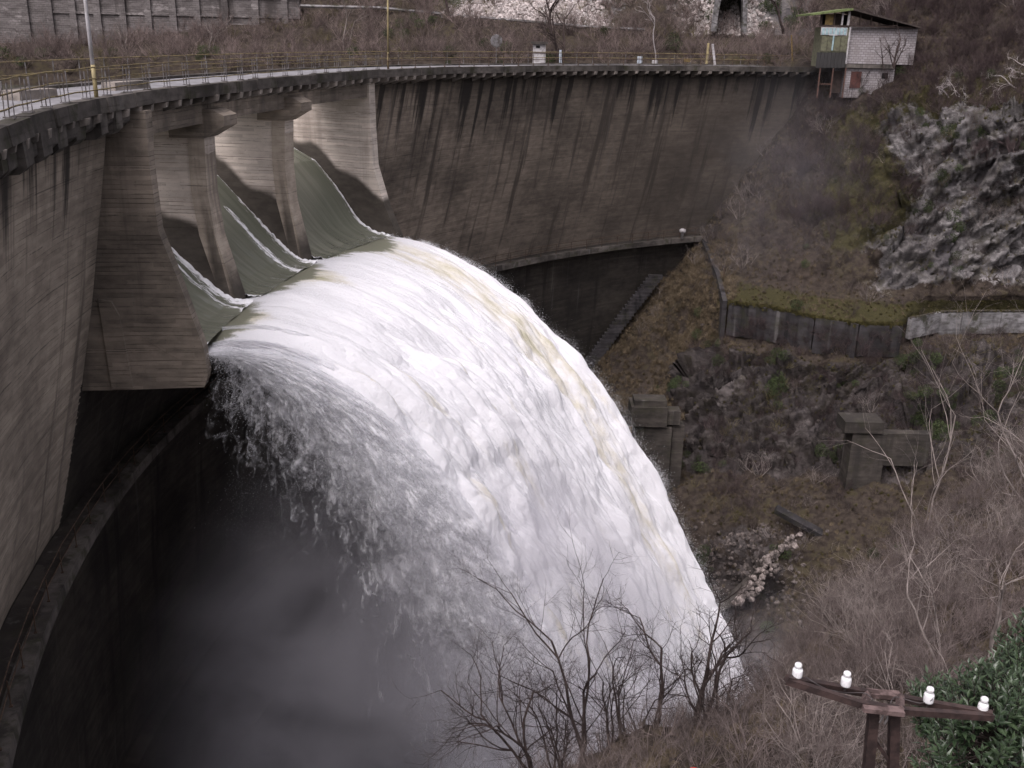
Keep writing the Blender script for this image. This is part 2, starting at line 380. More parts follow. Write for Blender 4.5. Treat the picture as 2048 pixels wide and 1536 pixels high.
# spillway bridge beams between the piers
for i, (a, b) in enumerate(((P_LW, P_P1), (P_P1, P_P2), (P_P2, P_RW))):
    mb = MB(); prism_rz(mb, [(74.1, -0.7), (73.4, -0.72), (73.4, -2.0), (74.1, -2.0)], a + .03, b - .03, 24); dpart(mb.build('bridge_beam', M['wall_out'], uv=True))
    mb = MB(); prism_rz(mb, [(78.0, -0.75), (77.4, -0.75), (77.4, -1.5), (78.0, -1.5)], a + .03, b - .03, 24); dpart(mb.build('bridge_beam', M['wall_out'], uv=True))

# chute profile under the water, (radius, height above lip)
CH = np.array([(84.0, 3.0), (81.5, 5.2), (80.0, 5.6), (78.5, 5.1), (77.0, 3.8), (75.5, 2.2), (74.0, .75), (73.0, -.05), (72.2, -.5), (71.7, -.55)])
def chute(r): return np.interp(r, CH[::-1, 0], CH[::-1, 1])
def wall_plate(name, phi, thick_m, front, mat, zlo=-1.6, back=83.0, drop=3.5):
    """a pier or training wall: side polygon in (radius, z), given its thickness across"""
    zl = lip_z(phi)
    poly = [(back, -0.76)] + front + [(72.6, zl + zlo + .0), (76.0, zl + zlo - 1.5), (back, zl + zlo - drop)]
    hw = math.degrees(thick_m / 2 / 75)
    # dense sides so that the wet stain can be carried per vertex
    rs = np.linspace(0, 1, 70); zs = np.linspace(0, 1, 60)
    poly = np.array(poly)
    zz = np.linspace(-0.76, zl + zlo - 0.0, 60)
    fr = np.array(front); o_ = np.argsort(fr[:, 1])
    fr_r = np.interp(zz, fr[o_, 1], fr[o_, 0])
    zb = np.linspace(-0.76, zl + zlo - drop, 60)
    obs = []
    for s in (-1, 1):
        Rr = fr_r[None, :] * (1 - rs[:, None]) + back * rs[:, None]
        Z = zz[None, :] * (1 - rs[:, None]) + zb[None, :] * rs[:, None]
        P = pol(Rr, phi + s * hw * (1 - 0.0 * rs[:, None]), Z)
        h = Z - (chute(Rr) + zl)
        wet = 1 - sstep(1.5, 2.6, h - 1.3 * sstep(76.5, 74, Rr) + 0.8 * sstep(77.5, 80, Rr))
        obs.append((P, wet))
    PL, PR = obs[0][0], obs[1][0]
    n, m = PL.shape[:2]
    # join both sides and the rims into one mesh
    me = bpy.data.meshes.new(name)
    V = np.concatenate([PL.reshape(-1, 3), PR.reshape(-1, 3)]); W = np.concatenate([obs[0][1].ravel(), obs[1][1].ravel()])
    i = np.arange(n * m).reshape(n, m); F = []
    q = np.stack([i[:-1, :-1], i[1:, :-1], i[1:, 1:], i[:-1, 1:]], -1).reshape(-1, 4)
    F = q.tolist() + (q[:, ::-1] + n * m).tolist()
    rim = list(i[0, :]) + list(i[1:, -1]) + list(i[-1, ::-1][1:]) + list(i[::-1, 0][1:])
    for a, b in zip(rim[:-1], rim[1:]): F.append((int(a), int(a) + n * m, int(b) + n * m, int(b)))
    me.from_pydata(V.tolist(), [], F); me.update()
    at = me.attributes.new('wet', 'FLOAT', 'POINT'); at.data.foreach_set('value', W.astype(np.float32))
    return dpart(finish(me, name, mat))
for phi in (P_P1, P_P2):
    zl = lip_z(phi)
    wall_plate('pier', phi, 1.25, [(73.5, -0.76), (73.4, -3.0), (73.5, -5.5), (73.25, -7.8), (72.25, zl + .1), (72.25, zl - 1.6)], M['pier'])
    # slightly thicker nose of the pier, then its hammerhead cap
    fr = [(73.42, -2.7), (73.42, -5.5), (73.17, -7.8), (72.17, zl + .1), (72.17, zl - 1.5)]; hn = math.degrees(.69 / 75)
    mb = MB(); prism_rz(mb, fr + [(r_ + .85, z_) for r_, z_ in fr[::-1]], phi - hn, phi + hn, 1); o = dpart(mb.build('pier_nose', M['pier_nose']))
    me = o.data; at = me.attributes.new('wet', 'FLOAT', 'POINT'); at.data.foreach_set('value', np.array([float(sstep(zl + 3.0, zl + .2, v.co.z)) for v in me.vertices], np.float32))
    hw = math.degrees(0.95 / 73)
    mb = MB(); prism_rz(mb, [(75.2, -1.3), (72.9, -1.3), (72.3, -1.6), (72.3, -2.1), (73.4, -2.75), (75.2, -2.75)], phi - hw * 0.75, phi + hw, 4); dpart(mb.build('pier_cap', M['wall_out'], uv=True))
zl = lip_z(P_LW)
wall_plate('training_wall', P_LW + 0.3, 0.75, [(72.4, -0.76), (72.55, -3.0), (72.57, -5.85), (72.0, -8.1), (71.3, -11.2), (71.25, -12.6), (71.5, zl - 1.75)], M['wall_out'], zlo=-1.75, drop=.25)
zl = lip_z(P_RW)
wall_plate('training_wall', P_RW + 0.4, 1.0, [(73.3, -0.76), (73.2, -4.0), (73.0, -7.0), (72.0, -10.0), (70.9, zl), (70.9, zl - 1.6)], M['pier'], zlo=-1.6)
# patch column cast against the left training wall, and its foot sill
hw = math.degrees(0.5 / 75)
zl = lip_z(P_LW)
mb = MB(); prism_rz(mb, [(75.55, zl + 2.5), (75.0, zl + 2.4), (74.75, zl + 1.7), (74.65, zl - 1.7), (75.6, zl - 1.72)], P_LW - hw * 0.25, P_LW + 0.1, 1)
dpart(mb.build('patch', M['wall_out'], uv=True))
# chute floor and back of the bays
ph = np.linspace(P_LW, P_RW, 60)[:, None]
P = pol(CH[None, :, 0] + 0 * ph, ph, lip_z(ph) + CH[None, :, 1]); dpart(grid_mesh('chute_floor', P, M['wall_out']))

# railings: three rails, supports of three bars each
def railing(name, r, z0, label, p0, p1, hgt, matr, matp, nrail, double=True):
    root = empty(name, tuple(float(x) for x in pol(r, (p0 + p1) / 2, z0))); tag(root, label, 'railing', 'railings of the dam')
    for h in nrail:
        ph = np.linspace(p0, p1, 170); wob = 0.02 * perlin(np.stack([ph * 0.8, 0 * ph + h * 9, 0 * ph], -1))
        mb = MB(); mb.tube(pol(r + wob, ph, z0 + h * hgt + wob * 1.5), 0.028, 5); reparent(mb.build('rail', matr, smooth=True), root)
    mb = MB()
    if double:
        for dx in (-.13, 0, .13): mb.tube([[0, dx, -.25 if dx < 0 else 0], [0, dx, hgt * (0.985 if dx else 0.9)]], 0.017 if dx else .022, 5)
        mb.box((0, 0, 0.02), (.12, .36, .04))
    else:
        mb.tube([[0, 0, 0], [0, 0, hgt]], 0.026, 5); mb.box((0, 0, 0.02), (.12, .12, .04))
    o = mb.build('post', matp); me = o.data; bpy.data.objects.remove(o)
    p = p0 + .2
    while p < p1:
        a = R_(p)
        mw = Matrix.Translation(Vector(pol(r, p, z0))) @ Matrix.Rotation(-a + math.pi / 2 + rnd.uniform(-.05, .05), 4, 'Z') @ Matrix.Rotation(rnd.uniform(-.03, .03), 4, 'X')
        inst(me, 'post', root, mw); p += 1.73
    return root
railing('railing', 72.95, 0.0, 'yellow and grey pipe railing along the spillway side edge of the dam crest', -29, 22, 1.1, M['yellow'], M['greypipe'], (0.985, 0.62, 0.25))
railing('railing', 72.95, 0.0, 'thin rusty railing along the edge of the dam crest between spillway and house', 22.6, 69.5, 1.1, M['rust'], M['rust'], (0.985, 0.5), False)
railing('railing', 78.0, 0.0, 'thin yellowish railing along the reservoir side edge of the dam crest', -29, 71, 1.1, M['yellow'], M['greypipe'], (0.985, 0.5), False)
rl = railing('railing', 77.6, -19.93, 'thin rusty railing on the narrow walkway below the dam crest', -29, 63.5, 1.05, M['rust'], M['rust'], (0.985, 0.5), False)

# lamp posts on the crest
def lamp_post(phi, r, mat, matb, label, lean):
    b = pol(r, phi, -0.02); root = empty('lamp_post', tuple(float(x) for x in b)); tag(root, label, 'lamp post', 'lamp posts on the dam crest')
    mb = MB(); mb.tube([b, b + [lean * .16, 0, 1.2]], [.08, .08], 10); reparent(mb.build('base_sleeve', matb, smooth=True), root)
    mb = MB(); mb.tube([b + [lean * .16, 0, 1.15], b + [lean * .5, 0, 4.0], b + [lean, 0, 7.6]], [.075, .068, .055], 10); reparent(mb.build('pole', mat, smooth=True), root)
    mb = MB(); mb.tube([b + [lean, 0, 7.5], b + [lean + .1, 0, 8.1], b + [lean - .5, .3, 8.4], b + [lean - 1.0, .5, 8.45]], [.05, .045, .04, .035], 8); reparent(mb.build('arm', mat, smooth=True), root)
    mb = MB(); mb.lathe([(0.02, 0), (0.14, .06), (0.17, .18), (.12, .3), (.03, .34)], 10, b + [lean - 1.1, .5, 8.25]); reparent(mb.build('lamp_head', M['greypipe'], smooth=True), root)
lamp_post(-8.75, 73.05, M['pole_white'], M['pole_yellow'], 'white lamp post with yellow foot, rising from the railing beside the spillway', -0.05)
lamp_post(22.9, 73.05, M['pole_yellow'], M['yellow'], 'yellowish lamp post on the dam crest right above the outer spillway wall', 0.1)
# loose concrete blocks on the far side of the crest road
for px, py, w, d, h, lb in ((60, 190, 2.4, .8, .35, 'low concrete block lying at the near end of the crest road'), (252, 172, 3.0, .7, .35, 'long low concrete block lying beside the white lamp post')):
    c = at_z(px, py, 0.0); mb = MB(); mb.box((c[0], c[1], -0.135 + h / 2), (w, d, h), np.array(Euler((0, 0, 1.4)).to_matrix()), 0.97)
    tag(mb.build('concrete_block', M['bracket']), lb, 'concrete block', 'blocks on the crest road')
# ---------------------------------------------------------------- water
t = NT('chute_water'); V = t.n('ShaderNodeUVMap').outputs[0]
f = t.noise(t.vmul(V, (1.6, 0.16, 1)), 1.0, 5, 0.6); g = t.noise(t.vmul(V, (6.0, 0.25, 1)), 1.0, 4, 0.6)
c = t.mix(t.map(f, 0.35, 0.65), (0.145, 0.15, 0.115), (0.18, 0.183, 0.145))
foam = t.math('ADD', t.attr('foam'), t.math('MULTIPLY', t.math('SUBTRACT', t.noise(t.vmul(V, (3.2, 1.3, 1)), 1.0, 7, 0.74), 0.5), 1.7))
fm = t.map(foam, 0.40, 0.72)
c = t.mix(fm, c, (0.86, 0.85, 0.87))
M['chute'] = t.pbr(c, t.map(fm, 0, 1, 0.13, 0.9), t.bump(t.math('ADD', t.math('MULTIPLY', g, .12), t.math('MULTIPLY', f, 1.6)), 0.22, 0.12), spec=0.55)
WS = np.array([(110., 6.75), (90., 6.75), (84.0, 6.75), (82, 6.65), (80.0, 6.3), (78.0, 5.4), (76.0, 3.4), (75, 2.4), (74, 1.4), (73, .6), (72.3, .22), (71.6, .12), (71, .12)])
def surf(r, phi):
    h = np.interp(r, WS[::-1, 0], WS[::-1, 1])
    return h + lip_z(phi) - 0.5 * np.exp(-((r - 74.2) / 1.4) ** 2) * sstep(12, 19, phi)
bays = ((P_LW + .5, P_P1 - .42), (P_P1 + .42, P_P2 - .42), (P_P2 + .42, P_RW - .05))
for bi, (a, b) in enumerate(bays):
    ph = np.linspace(a, b, 110)[:, None]; r = np.linspace(83, 71.3, 150)[None, :]
    dl = np.radians(ph - a) * 75 + 0 * r; dr = np.radians(b - ph) * 75 + 0 * r
    z = surf(r, ph)
    run = np.clip((79 - r) / 8, 0, 1)
    dw = np.minimum(dl, dr)
    edge = np.maximum(np.exp(-dl / (0.10 + 0.2 * run)), np.exp(-(dr / (0.22 + (1.15, .75, .55)[bi] * run)) ** 1.5))
    q = np.stack([np.radians(ph) * 75 + 0 * r, r + 0 * ph, 0 * r + 0 * ph], -1)
    z = z + 0.12 * run * fbm(q * [.8, .22, 1], 4) + edge * run * (0.10 + 0.28 * fbm(q * [2, 2.2, 1], 4, mode='billow'))
    foamv = edge * (0.5 + .5 * run) * 1.1
    lw = (0.8, 1.2, 0.0)[bi]           # wake that runs down the bay beside the right-hand wall
    cw = (.35 + 1.7 * run, 2.45 + .9 * run ** 3, 0 * run)[bi] + .12 * fbm(q * [0, .8, 1], 3)
    wake = np.exp(-((dr - cw) / ((.12, .28, .3)[bi] + (.25, .4, .3)[bi] * run)) ** 2) * sstep(.18, .4, run) * lw
    foamv = foamv + 0.55 * wake + 0.6 * sstep(.93, 1.02, (79 - r) / 8) * (0.3 + fbm(q * [1, .6, 1], 4) + 1.4 * np.exp(-dw / 1.5))
    z = z + 0.06 * wake * (1 + fbm(q * [3, 2, 1], 3, mode='billow'))
    uv = np.stack([np.radians(ph) * 75 + 0 * r, r + 0 * ph], -1)
    o = grid_mesh('water', pol(r + 0 * ph, ph, z), M['chute'], uv=uv, attrs={'foam': foamv})
    tag(o, kind='structure')
# reservoir behind the dam
t = NT('reservoir_water'); V = t.pos()
M['reservoir'] = t.pbr(t.mix(t.map(t.noise(V, .05, 4), .4, .6), (0.05, 0.055, 0.045), (0.07, 0.07, 0.055)), 0.12, t.bump(t.noise(V, 1.5, 4), 0.15, 0.1))
ph = np.linspace(-30, 74, 60)[:, None]; k = np.linspace(0, 1, 20)[None, :]
tag(grid_mesh('water', pol(82.8 + 75 * k, ph, -5.0 + 0 * k * ph), M['reservoir']), kind='structure')

# the falling jet
G = 4.9
def jet_p(s, tt, drag=1.0):
    ph = -5.6 + s * 26.4
    vh = np.interp(ph, [-5.6, 1, 10, 16, 21], [8.5, 9.5, 10.5, 11.0, 11.9]); vz = np.interp(ph, [-5.6, 1, 10, 16, 21], [1.6, 1.2, .5, 0.1, 0.1])
    a = np.radians(ph); z0 = lip_z(ph) + 0.12; r0 = 71.35 + d_r(ph) * .42
    x = ARC[0] - r0 * np.cos(a) + np.cos(a) * vh * tt * drag; y = ARC[1] + r0 * np.sin(a) - np.sin(a) * vh * tt * drag
    z = z0 + vz * tt - G * tt * tt
    return np.stack(np.broadcast_arrays(x, y, z), -1)
def jet_q(s, tt):                                     # metres across, metres along
    return np.stack(np.broadcast_arrays(s * 36.0, 11.0 * tt + 3.4 * tt * tt, 0 * s), -1)
PW = np.array([0.0, 0.267, 0.608, 1.0])               # wakes of the walls and piers across the jet
RIBS = ((0.03, .12, 1.0), (.115, .06, .5), (PW[1], .12, 1.0), (.20, .05, .45), (.40, .09, .7), (PW[2], .12, 1.0), (.50, .06, .5), (.735, .07, .6), (.90, .06, .55), (.985, .06, .8))
_tt = np.linspace(0, 3.4, 900); _qt = jet_q(0 * _tt, _tt)
_rw = [.035 * fbm(_qt * [0, .14, 0] + [i * 7.7, 0, i], 3) + .020 * fbm(_qt * [0, .34, 0] + [i * 3.1, 0, 5], 3, gain=.5) for i in range(len(RIBS))]
_rf = [.35 + .65 * sstep(-.3, .4, fbm(_qt * [0, .11, 0] + [i * 5.3, 0, 2], 2)) for i in range(len(RIBS))]
def jet_ribs(s, tt):
    """sheets that overlap like shingles: slow rise, ragged sharp fall; also how deep a point lies behind an edge"""
    grow = sstep(0.05, 1.3, tt); rib = 0; gap = 0
    for i, (c_, wd, am) in enumerate(RIBS):
        x = s - c_ - grow * np.interp(tt, _tt, _rw[i]); w = wd * (0.35 + .65 * grow)
        up = np.exp(-(np.minimum(x, 0) / w) ** 2); dn = np.exp(-(np.maximum(x, 0) / (0.012 + .016 * grow)) ** 2)
        fade = am * np.interp(tt, _tt, _rf[i])
        rib = np.maximum(rib, np.where(x < 0, up, dn) * fade)
        gap = np.maximum(gap, fade * np.where(x > 0, np.exp(-((x - .012) / .05) ** 2), 0))
    return rib * (.3 + .7 * grow), gap * grow
def jet_disp(s, tt):
    q = jet_q(s, tt); w = fbm(q * [.25, .12, 1] + 9, 3)
    grow = sstep(-0.05, 1.6, tt)
    d = jet_ribs(s, tt)[0] * 1.25
    q2 = q + np.stack([w * .5, w * .5, 0 * w], -1)
    d = d + (0.05 + 0.45 * grow) * fbm(q2 * [.5, .10, 1], 3)
    d = d + (0.03 + 0.40 * grow) * fbm(q2 * [.5, .17, 1] + 5, 4, gain=.45, mode='billow')
    d = d + (0.03 + 0.05 * grow) * fbm(q2 * [5.0, 1.3, 1] + 3, 3, gain=.7)
    return d
def jet_norm(s, tt):
    e = 0.004; a = jet_p(s + e, tt) - jet_p(s - e, tt); b = jet_p(s, tt + e) - jet_p(s, tt - e)
    n = np.cross(a, b); n /= np.linalg.norm(n, axis=-1)[..., None] + 1e-9
    return n * np.where(n[..., 2:3] < 0, -1, 1)
T0, T1 = -0.13, 3.25
s = np.linspace(0, 1, 460)[:, None]; tt = (T0 + np.linspace(0, 1, 600) ** 0.85 * (T1 - T0))[None, :]
s, tt = np.broadcast_arrays(s, tt)
Nn = jet_norm(s, tt); D = jet_disp(s, tt)
edge_l = np.clip(np.minimum(s / .13, (1 - s) / 0.03), 0, 1)
top = jet_p(s, tt) + Nn * (D * (0.3 + 0.7 * sstep(0, .25, tt)))[..., None]
thick = 0.6 + 1.15 * tt
droop = (1 - edge_l) ** 2 * thick
top = top - np.array([0, 0, 1.0]) * droop[..., None] + (fbm(np.stack([s * 14, tt * 11, 0 * s + 7], -1), 5, gain=.6) * np.where(s > .5, (1 - edge_l) * (0.4 + .9 * tt), .22 * (1 - edge_l) * tt))[..., None] * np.array([-.5, .4, .6])
top[..., 2] += np.where(tt < .02, (.02 - tt) * -3.2, 0) * (1 - np.max([np.exp(-((s - c_) / .028) ** 2) for c_ in PW], axis=0))
qq = jet_q(s, tt)
def bell(x, c, w): return np.exp(-((x - c) / w) ** 2)
olive = 0.0
for c_, w_, t1, st in ((.84, .12, 3.8, .46), (.44, .10, .5, .7), (.12, .07, .35, .7)):
    olive = np.maximum(olive, st * bell(s, c_ + .012 * np.sin(tt * 2), w_ * (.45 + .55 * sstep(t1, 0, tt))) * (1 - sstep(t1 * .3, t1, tt)))
olive = np.maximum(olive, .42 * jet_ribs(s, tt)[1])
olive = olive * (0.85 + .6 * fbm(qq * [1.0, .35, 1], 4)) + 0.22 * sstep(.0, .5, fbm(qq * [.5, .1, 1] + 31, 4)) * sstep(.1, .8, tt)
olive = np.clip(olive, 0, 1)
lipmix = 1 - sstep(0.0, 0.22 + .18 * fbm(qq * [1.5, .8, 1], 3), tt - .16 * (bell(s, .82, .09) + .6 * bell(s, .44, .09) + .5 * bell(s, .12, .07)) + .05)
lipmix = lipmix * (1 - np.max([bell(s, c_, .035) for c_ in PW], axis=0))
t = NT('white_water'); V = t.n('ShaderNodeUVMap').outputs[0]
f = t.noise(t.vmul(V, (1.1, .6, 1)), 1.3, 7, 0.62); g = t.noise(t.vmul(V, (1, .75, 1)), 8.0, 5, 0.72)
om = t.map(t.math('ADD', t.attr('olive'), t.math('MULTIPLY', t.math('SUBTRACT', t.math('ADD', t.math('MULTIPLY', f, .6), t.math('MULTIPLY', g, .4)), 0.5), 0.7)), 0.08, 0.78)
c = t.mix(t.map(om, 0, .6), (0.86, 0.85, 0.875), (0.73, 0.69, 0.60)); c = t.mix(t.map(om, .45, 1.0), c, (0.53, 0.50, 0.36))
c = t.mix(t.map(t.math('ADD', t.attr('clear'), t.math('MULTIPLY', t.math('SUBTRACT', g, .5), .6)), .25, .8), c, (0.24, 0.238, 0.18))
bn = t.bump(t.math('ADD', t.math('MULTIPLY', f, 1.6), t.math('MULTIPLY', g, .7)), 0.5, 0.1)
p_ = t.n('ShaderNodeBsdfPrincipled'); t.put(p_.inputs['Base Color'], c); p_.inputs['Roughness'].default_value = 0.85; p_.inputs['Specular IOR Level'].default_value = 0.15; t.put(p_.inputs['Normal'], bn)
tr = t.n('ShaderNodeBsdfTranslucent'); t.put(tr.inputs[0], c); t.put(tr.inputs[1], bn)
mx = t.n('ShaderNodeMixShader'); mx.inputs[0].default_value = 0.3; t.t.links.new(p_.outputs[0], mx.inputs[1]); t.t.links.new(tr.outputs[0], mx.inputs[2]); t.t.links.new(mx.outputs[0], t.out.inputs[0])
M['foam'] = t.m
tag(grid_mesh('water', top, M['foam'], uv=qq[..., :2], attrs={'olive': olive, 'clear': lipmix}), kind='structure')
sb = np.linspace(0.05, 0.988, 120)[:, None]; tb = np.linspace(0, T1, 200)[None, :]; sb, tb = np.broadcast_arrays(sb, tb)
bot = jet_p(sb, tb) - np.array([0, 0, 1.0]) * ((0.55 + 0.8 * tb) * (1 + .5 * fbm(jet_q(sb, tb) * [.6, .4, 1], 3, mode='billow')))[..., None]
tag(grid_mesh('water', bot, M['foam'], uv=jet_q(sb, tb)[..., :2], attrs={'olive': 0 * sb, 'clear': 0 * sb}), kind='structure')

# droplets: native point clouds
def point_cloud(name, P, rad, mat, label):
    me = bpy.data.meshes.new(name); me.vertices.add(len(P)); me.vertices.foreach_set('co', P.astype(np.float32).ravel())
    at = me.attributes.new('rad', 'FLOAT', 'POINT'); at.data.foreach_set('value', np.asarray(rad, np.float32)); me.materials.append(mat)
    o = bpy.data.objects.new(name, me); col.objects.link(o)
    ng = bpy.data.node_groups.new(name + '_points', 'GeometryNodeTree')
    ng.interface.new_socket('Geometry', in_out='INPUT', socket_type='NodeSocketGeometry'); ng.interface.new_socket('Geometry', in_out='OUTPUT', socket_type='NodeSocketGeometry')
    gi = ng.nodes.new('NodeGroupInput'); go = ng.nodes.new('NodeGroupOutput'); mp = ng.nodes.new('GeometryNodeMeshToPoints'); na = ng.nodes.new('GeometryNodeInputNamedAttribute')
    na.data_type = 'FLOAT'; na.inputs['Name'].default_value = 'rad'; sm = ng.nodes.new('GeometryNodeSetMaterial'); sm.inputs['Material'].default_value = mat
    ng.links.new(gi.outputs[0], mp.inputs['Mesh']); ng.links.new(na.outputs[0], mp.inputs['Radius']); ng.links.new(mp.outputs[0], sm.inputs[0]); ng.links.new(sm.outputs[0], go.inputs[0])
    md = o.modifiers.new('points', 'NODES'); md.node_group = ng
    tag(o, label, 'spray', kind='stuff'); return o
t = NT('spray_white')
p_ = t.n('ShaderNodeBsdfDiffuse'); p_.inputs[0].default_value = (0.88, 0.88, 0.9, 1); tr = t.n('ShaderNodeBsdfTranslucent'); tr.inputs[0].default_value = (0.88, 0.88, 0.9, 1)
mx = t.n('ShaderNodeMixShader'); mx.inputs[0].default_value = 0.5; t.t.links.new(p_.outputs[0], mx.inputs[1]); t.t.links.new(tr.outputs[0], mx.inputs[2]); t.t.links.new(mx.outputs[0], t.out.inputs[0])
M['spray'] = t.m
ng_ = np.random.default_rng(5)
# 1 skin of the jet
N = 230000
s = ng_.random(N); tt = ng_.random(N) ** 0.8 * T1
s = np.where(ng_.random(N) < .38, np.clip(1 - np.abs(ng_.normal(0, .02, N)), 0, 1), s)
s = np.where(ng_.random(N) < .14, np.clip(np.abs(ng_.normal(0, .035, N)), 0, 1), s)
keep = fbm(jet_q(s, tt) * [.9, .55, 1] + 2, 4, mode='billow') + ng_.normal(0, .12, N) > -0.05
clear = (tt < .28) & (np.abs(s - .82) < .11) | (tt < .16) & ((np.abs(s - .44) < .12) | (np.abs(s - .12) < .08))
keep &= ~clear
gi = np.clip((s * 459).astype(int), 0, 459); gj = np.clip((((tt - T0) / (T1 - T0)) ** (1 / .85) * 599).astype(int), 0, 599)
keep &= olive[gi, gj] < ng_.uniform(.12, .4, N)
s, tt = s[keep], tt[keep]
gi = np.clip((s * 459).astype(int) + ng_.integers(0, 2, len(s)), 0, 459); gj = np.clip((((tt - T0) / (T1 - T0)) ** (1 / .85) * 599).astype(int) + ng_.integers(0, 2, len(s)), 0, 599)
P = top[gi, gj] + Nn[gi, gj] * (ng_.exponential(1, len(s)) * (0.02 + 0.09 * tt))[:, None] + ng_.normal(0, 1, (len(s), 3)) * (0.05 + .06 * tt)[:, None]
ex = (s > .96) * ng_.exponential(1, len(s)) * (.08 + .2 * tt) * np.clip(1 + 2.2 * fbm(np.stack([tt * 9, 0 * tt, 0 * tt + 4], -1), 4), 0, 3); P[:, 1] += ex; P[:, 2] += ex * .5
point_cloud('spray', P, ng_.uniform(.006, .019, len(s)) * np.where(ex > .12, .5, 1), M['spray'], 'fine white droplets torn off the top of the falling jet')
# 2 curtain that drops off the near flank of the jet, slowed by the air
N = 2000000
dr = 1 - np.where(ng_.random(N) < .7, ng_.exponential(.17, N), ng_.random(N) ** 1.3 * .95); tt = ng_.random(N) ** .75 * 3.0
ok = (dr > -0.02); dr, tt = dr[ok], tt[ok]
s = np.abs(ng_.normal(0, .02, len(dr))) - ng_.exponential(.022, len(dr)) * (.15 + tt) * (.4 + 1.6 * (1 - dr))
P = jet_p(s, tt, dr) + ng_.normal(0, 1, (len(dr), 3)) * (.03 + .12 * tt * (1.2 - dr))[:, None]
P[:, 2] -= 0.45 + (1 - dr) * .6 + np.minimum(tt, 1.6) * ng_.exponential(.9, len(dr))
den = .75 * fbm(np.stack([(1 - dr) * 20, 5.0 * tt + 2.5 * tt * tt, s * 2.5], -1), 6, gain=.75) + .4 * fbm(P * [.3, .2, .3], 3)
depth = 1 - dr
keep = den + ng_.normal(0, .05 + .12 * np.clip(tt - .6, 0, 1)) > -0.05 + .40 * depth + .02 * tt
P, tt, depth = P[keep], tt[keep], depth[keep]
point_cloud('spray', P, ng_.uniform(.004, .013, len(P)) * (1 - .3 * np.clip(depth * tt / 1.5, 0, 1)), M['spray'], 'lacy curtain of spray dropping off the near flank of the jet')
# torn sheets of spray that peel off the near flank, breaking up as they fall
t = NT('torn_spray'); V = t.n('ShaderNodeUVMap').outputs[0]
n_a = t.noise(t.vmul(V, (1.5, .55, 1)), 1.0, 9, .74, .4); n_b = t.noise(t.vmul(V, (1, .6, 1)), 7.0, 6, .75)
al = t.math('ADD', t.attr('fade'), t.math('ADD', t.math('MULTIPLY', t.math('SUBTRACT', n_a, .5), 1.7), t.math('MULTIPLY', t.math('SUBTRACT', n_b, .5), .9)))
al = t.map(al, .25, .95)
bn = t.bump(t.math('ADD', n_a, t.math('MULTIPLY', n_b, .5)), .7, .25)
df = t.n('ShaderNodeBsdfDiffuse'); df.inputs[0].default_value = (.95, .945, .97, 1); t.put(df.inputs['Normal'], bn)
tl = t.n('ShaderNodeBsdfTranslucent'); tl.inputs[0].default_value = (.95, .945, .97, 1)
m1 = t.n('ShaderNodeMixShader'); m1.inputs[0].default_value = .5; t.t.links.new(df.outputs[0], m1.inputs[1]); t.t.links.new(tl.outputs[0], m1.inputs[2])
tp = t.n('ShaderNodeBsdfTransparent'); m2 = t.n('ShaderNodeMixShader'); t.put(m2.inputs[0], al); t.t.links.new(tp.outputs[0], m2.inputs[1]); t.t.links.new(m1.outputs[0], m2.inputs[2]); t.t.links.new(m2.outputs[0], t.out.inputs[0])
M['torn'] = t.m
dd = np.linspace(0, 1, 190)[:, None] ** 1.1 * .97; tq = np.linspace(.0, 2.75, 380)[None, :]; dd, tq = np.broadcast_arrays(dd, tq)
for k, (so, rng_) in enumerate(((.075, 1.0), (.022, .85), (-.02, .7))):
    pl = 6.0 * tq + 3.0 * tq * tq; qn = np.stack([dd * 16 + k * 9, pl * .45, 0 * dd + k * 5], -1)
    lump = fbm(qn, 4, gain=.6, mode='billow')
    P = jet_p(so + .01 - (.012 + .035 * tq) * (dd * 3.2 + .8 * lump * (.3 + dd * 2)), tq, 1 - dd * (1 + .10 * fbm(qn * .6 + 3, 3)))
    P[..., 2] += (.12, -.2, -.35)[k] - (.5 + .25 * tq) * (k == 0) * sstep(0, .12, dd) * .6 - .5 * dd - .3 * dd * tq + .30 * lump * (.2 + tq * .6)
    fade = (1.28, 1.08, .92)[k] - dd * (1.0 + .12 * k) - .85 * dd * sstep(.7, 2.2, tq) - .06 * tq - .35 * (1 - sstep(.05, .3, tq))
    fade = fade - .5 * (k == 0) * (1 - sstep(0, .05, dd)) * 1.0
    tag(grid_mesh('torn_spray', P, M['torn'], uv=np.stack([dd * 18 + k * 13, pl], -1), attrs={'fade': fade}, keep=fade > -.45), ('white foam sheet peeling off the near edge of the jet', 'thin torn veil of spray hanging from the near edge of the jet', 'outermost ragged wisps of spray beside the near edge of the jet')[k], 'spray', kind='stuff')
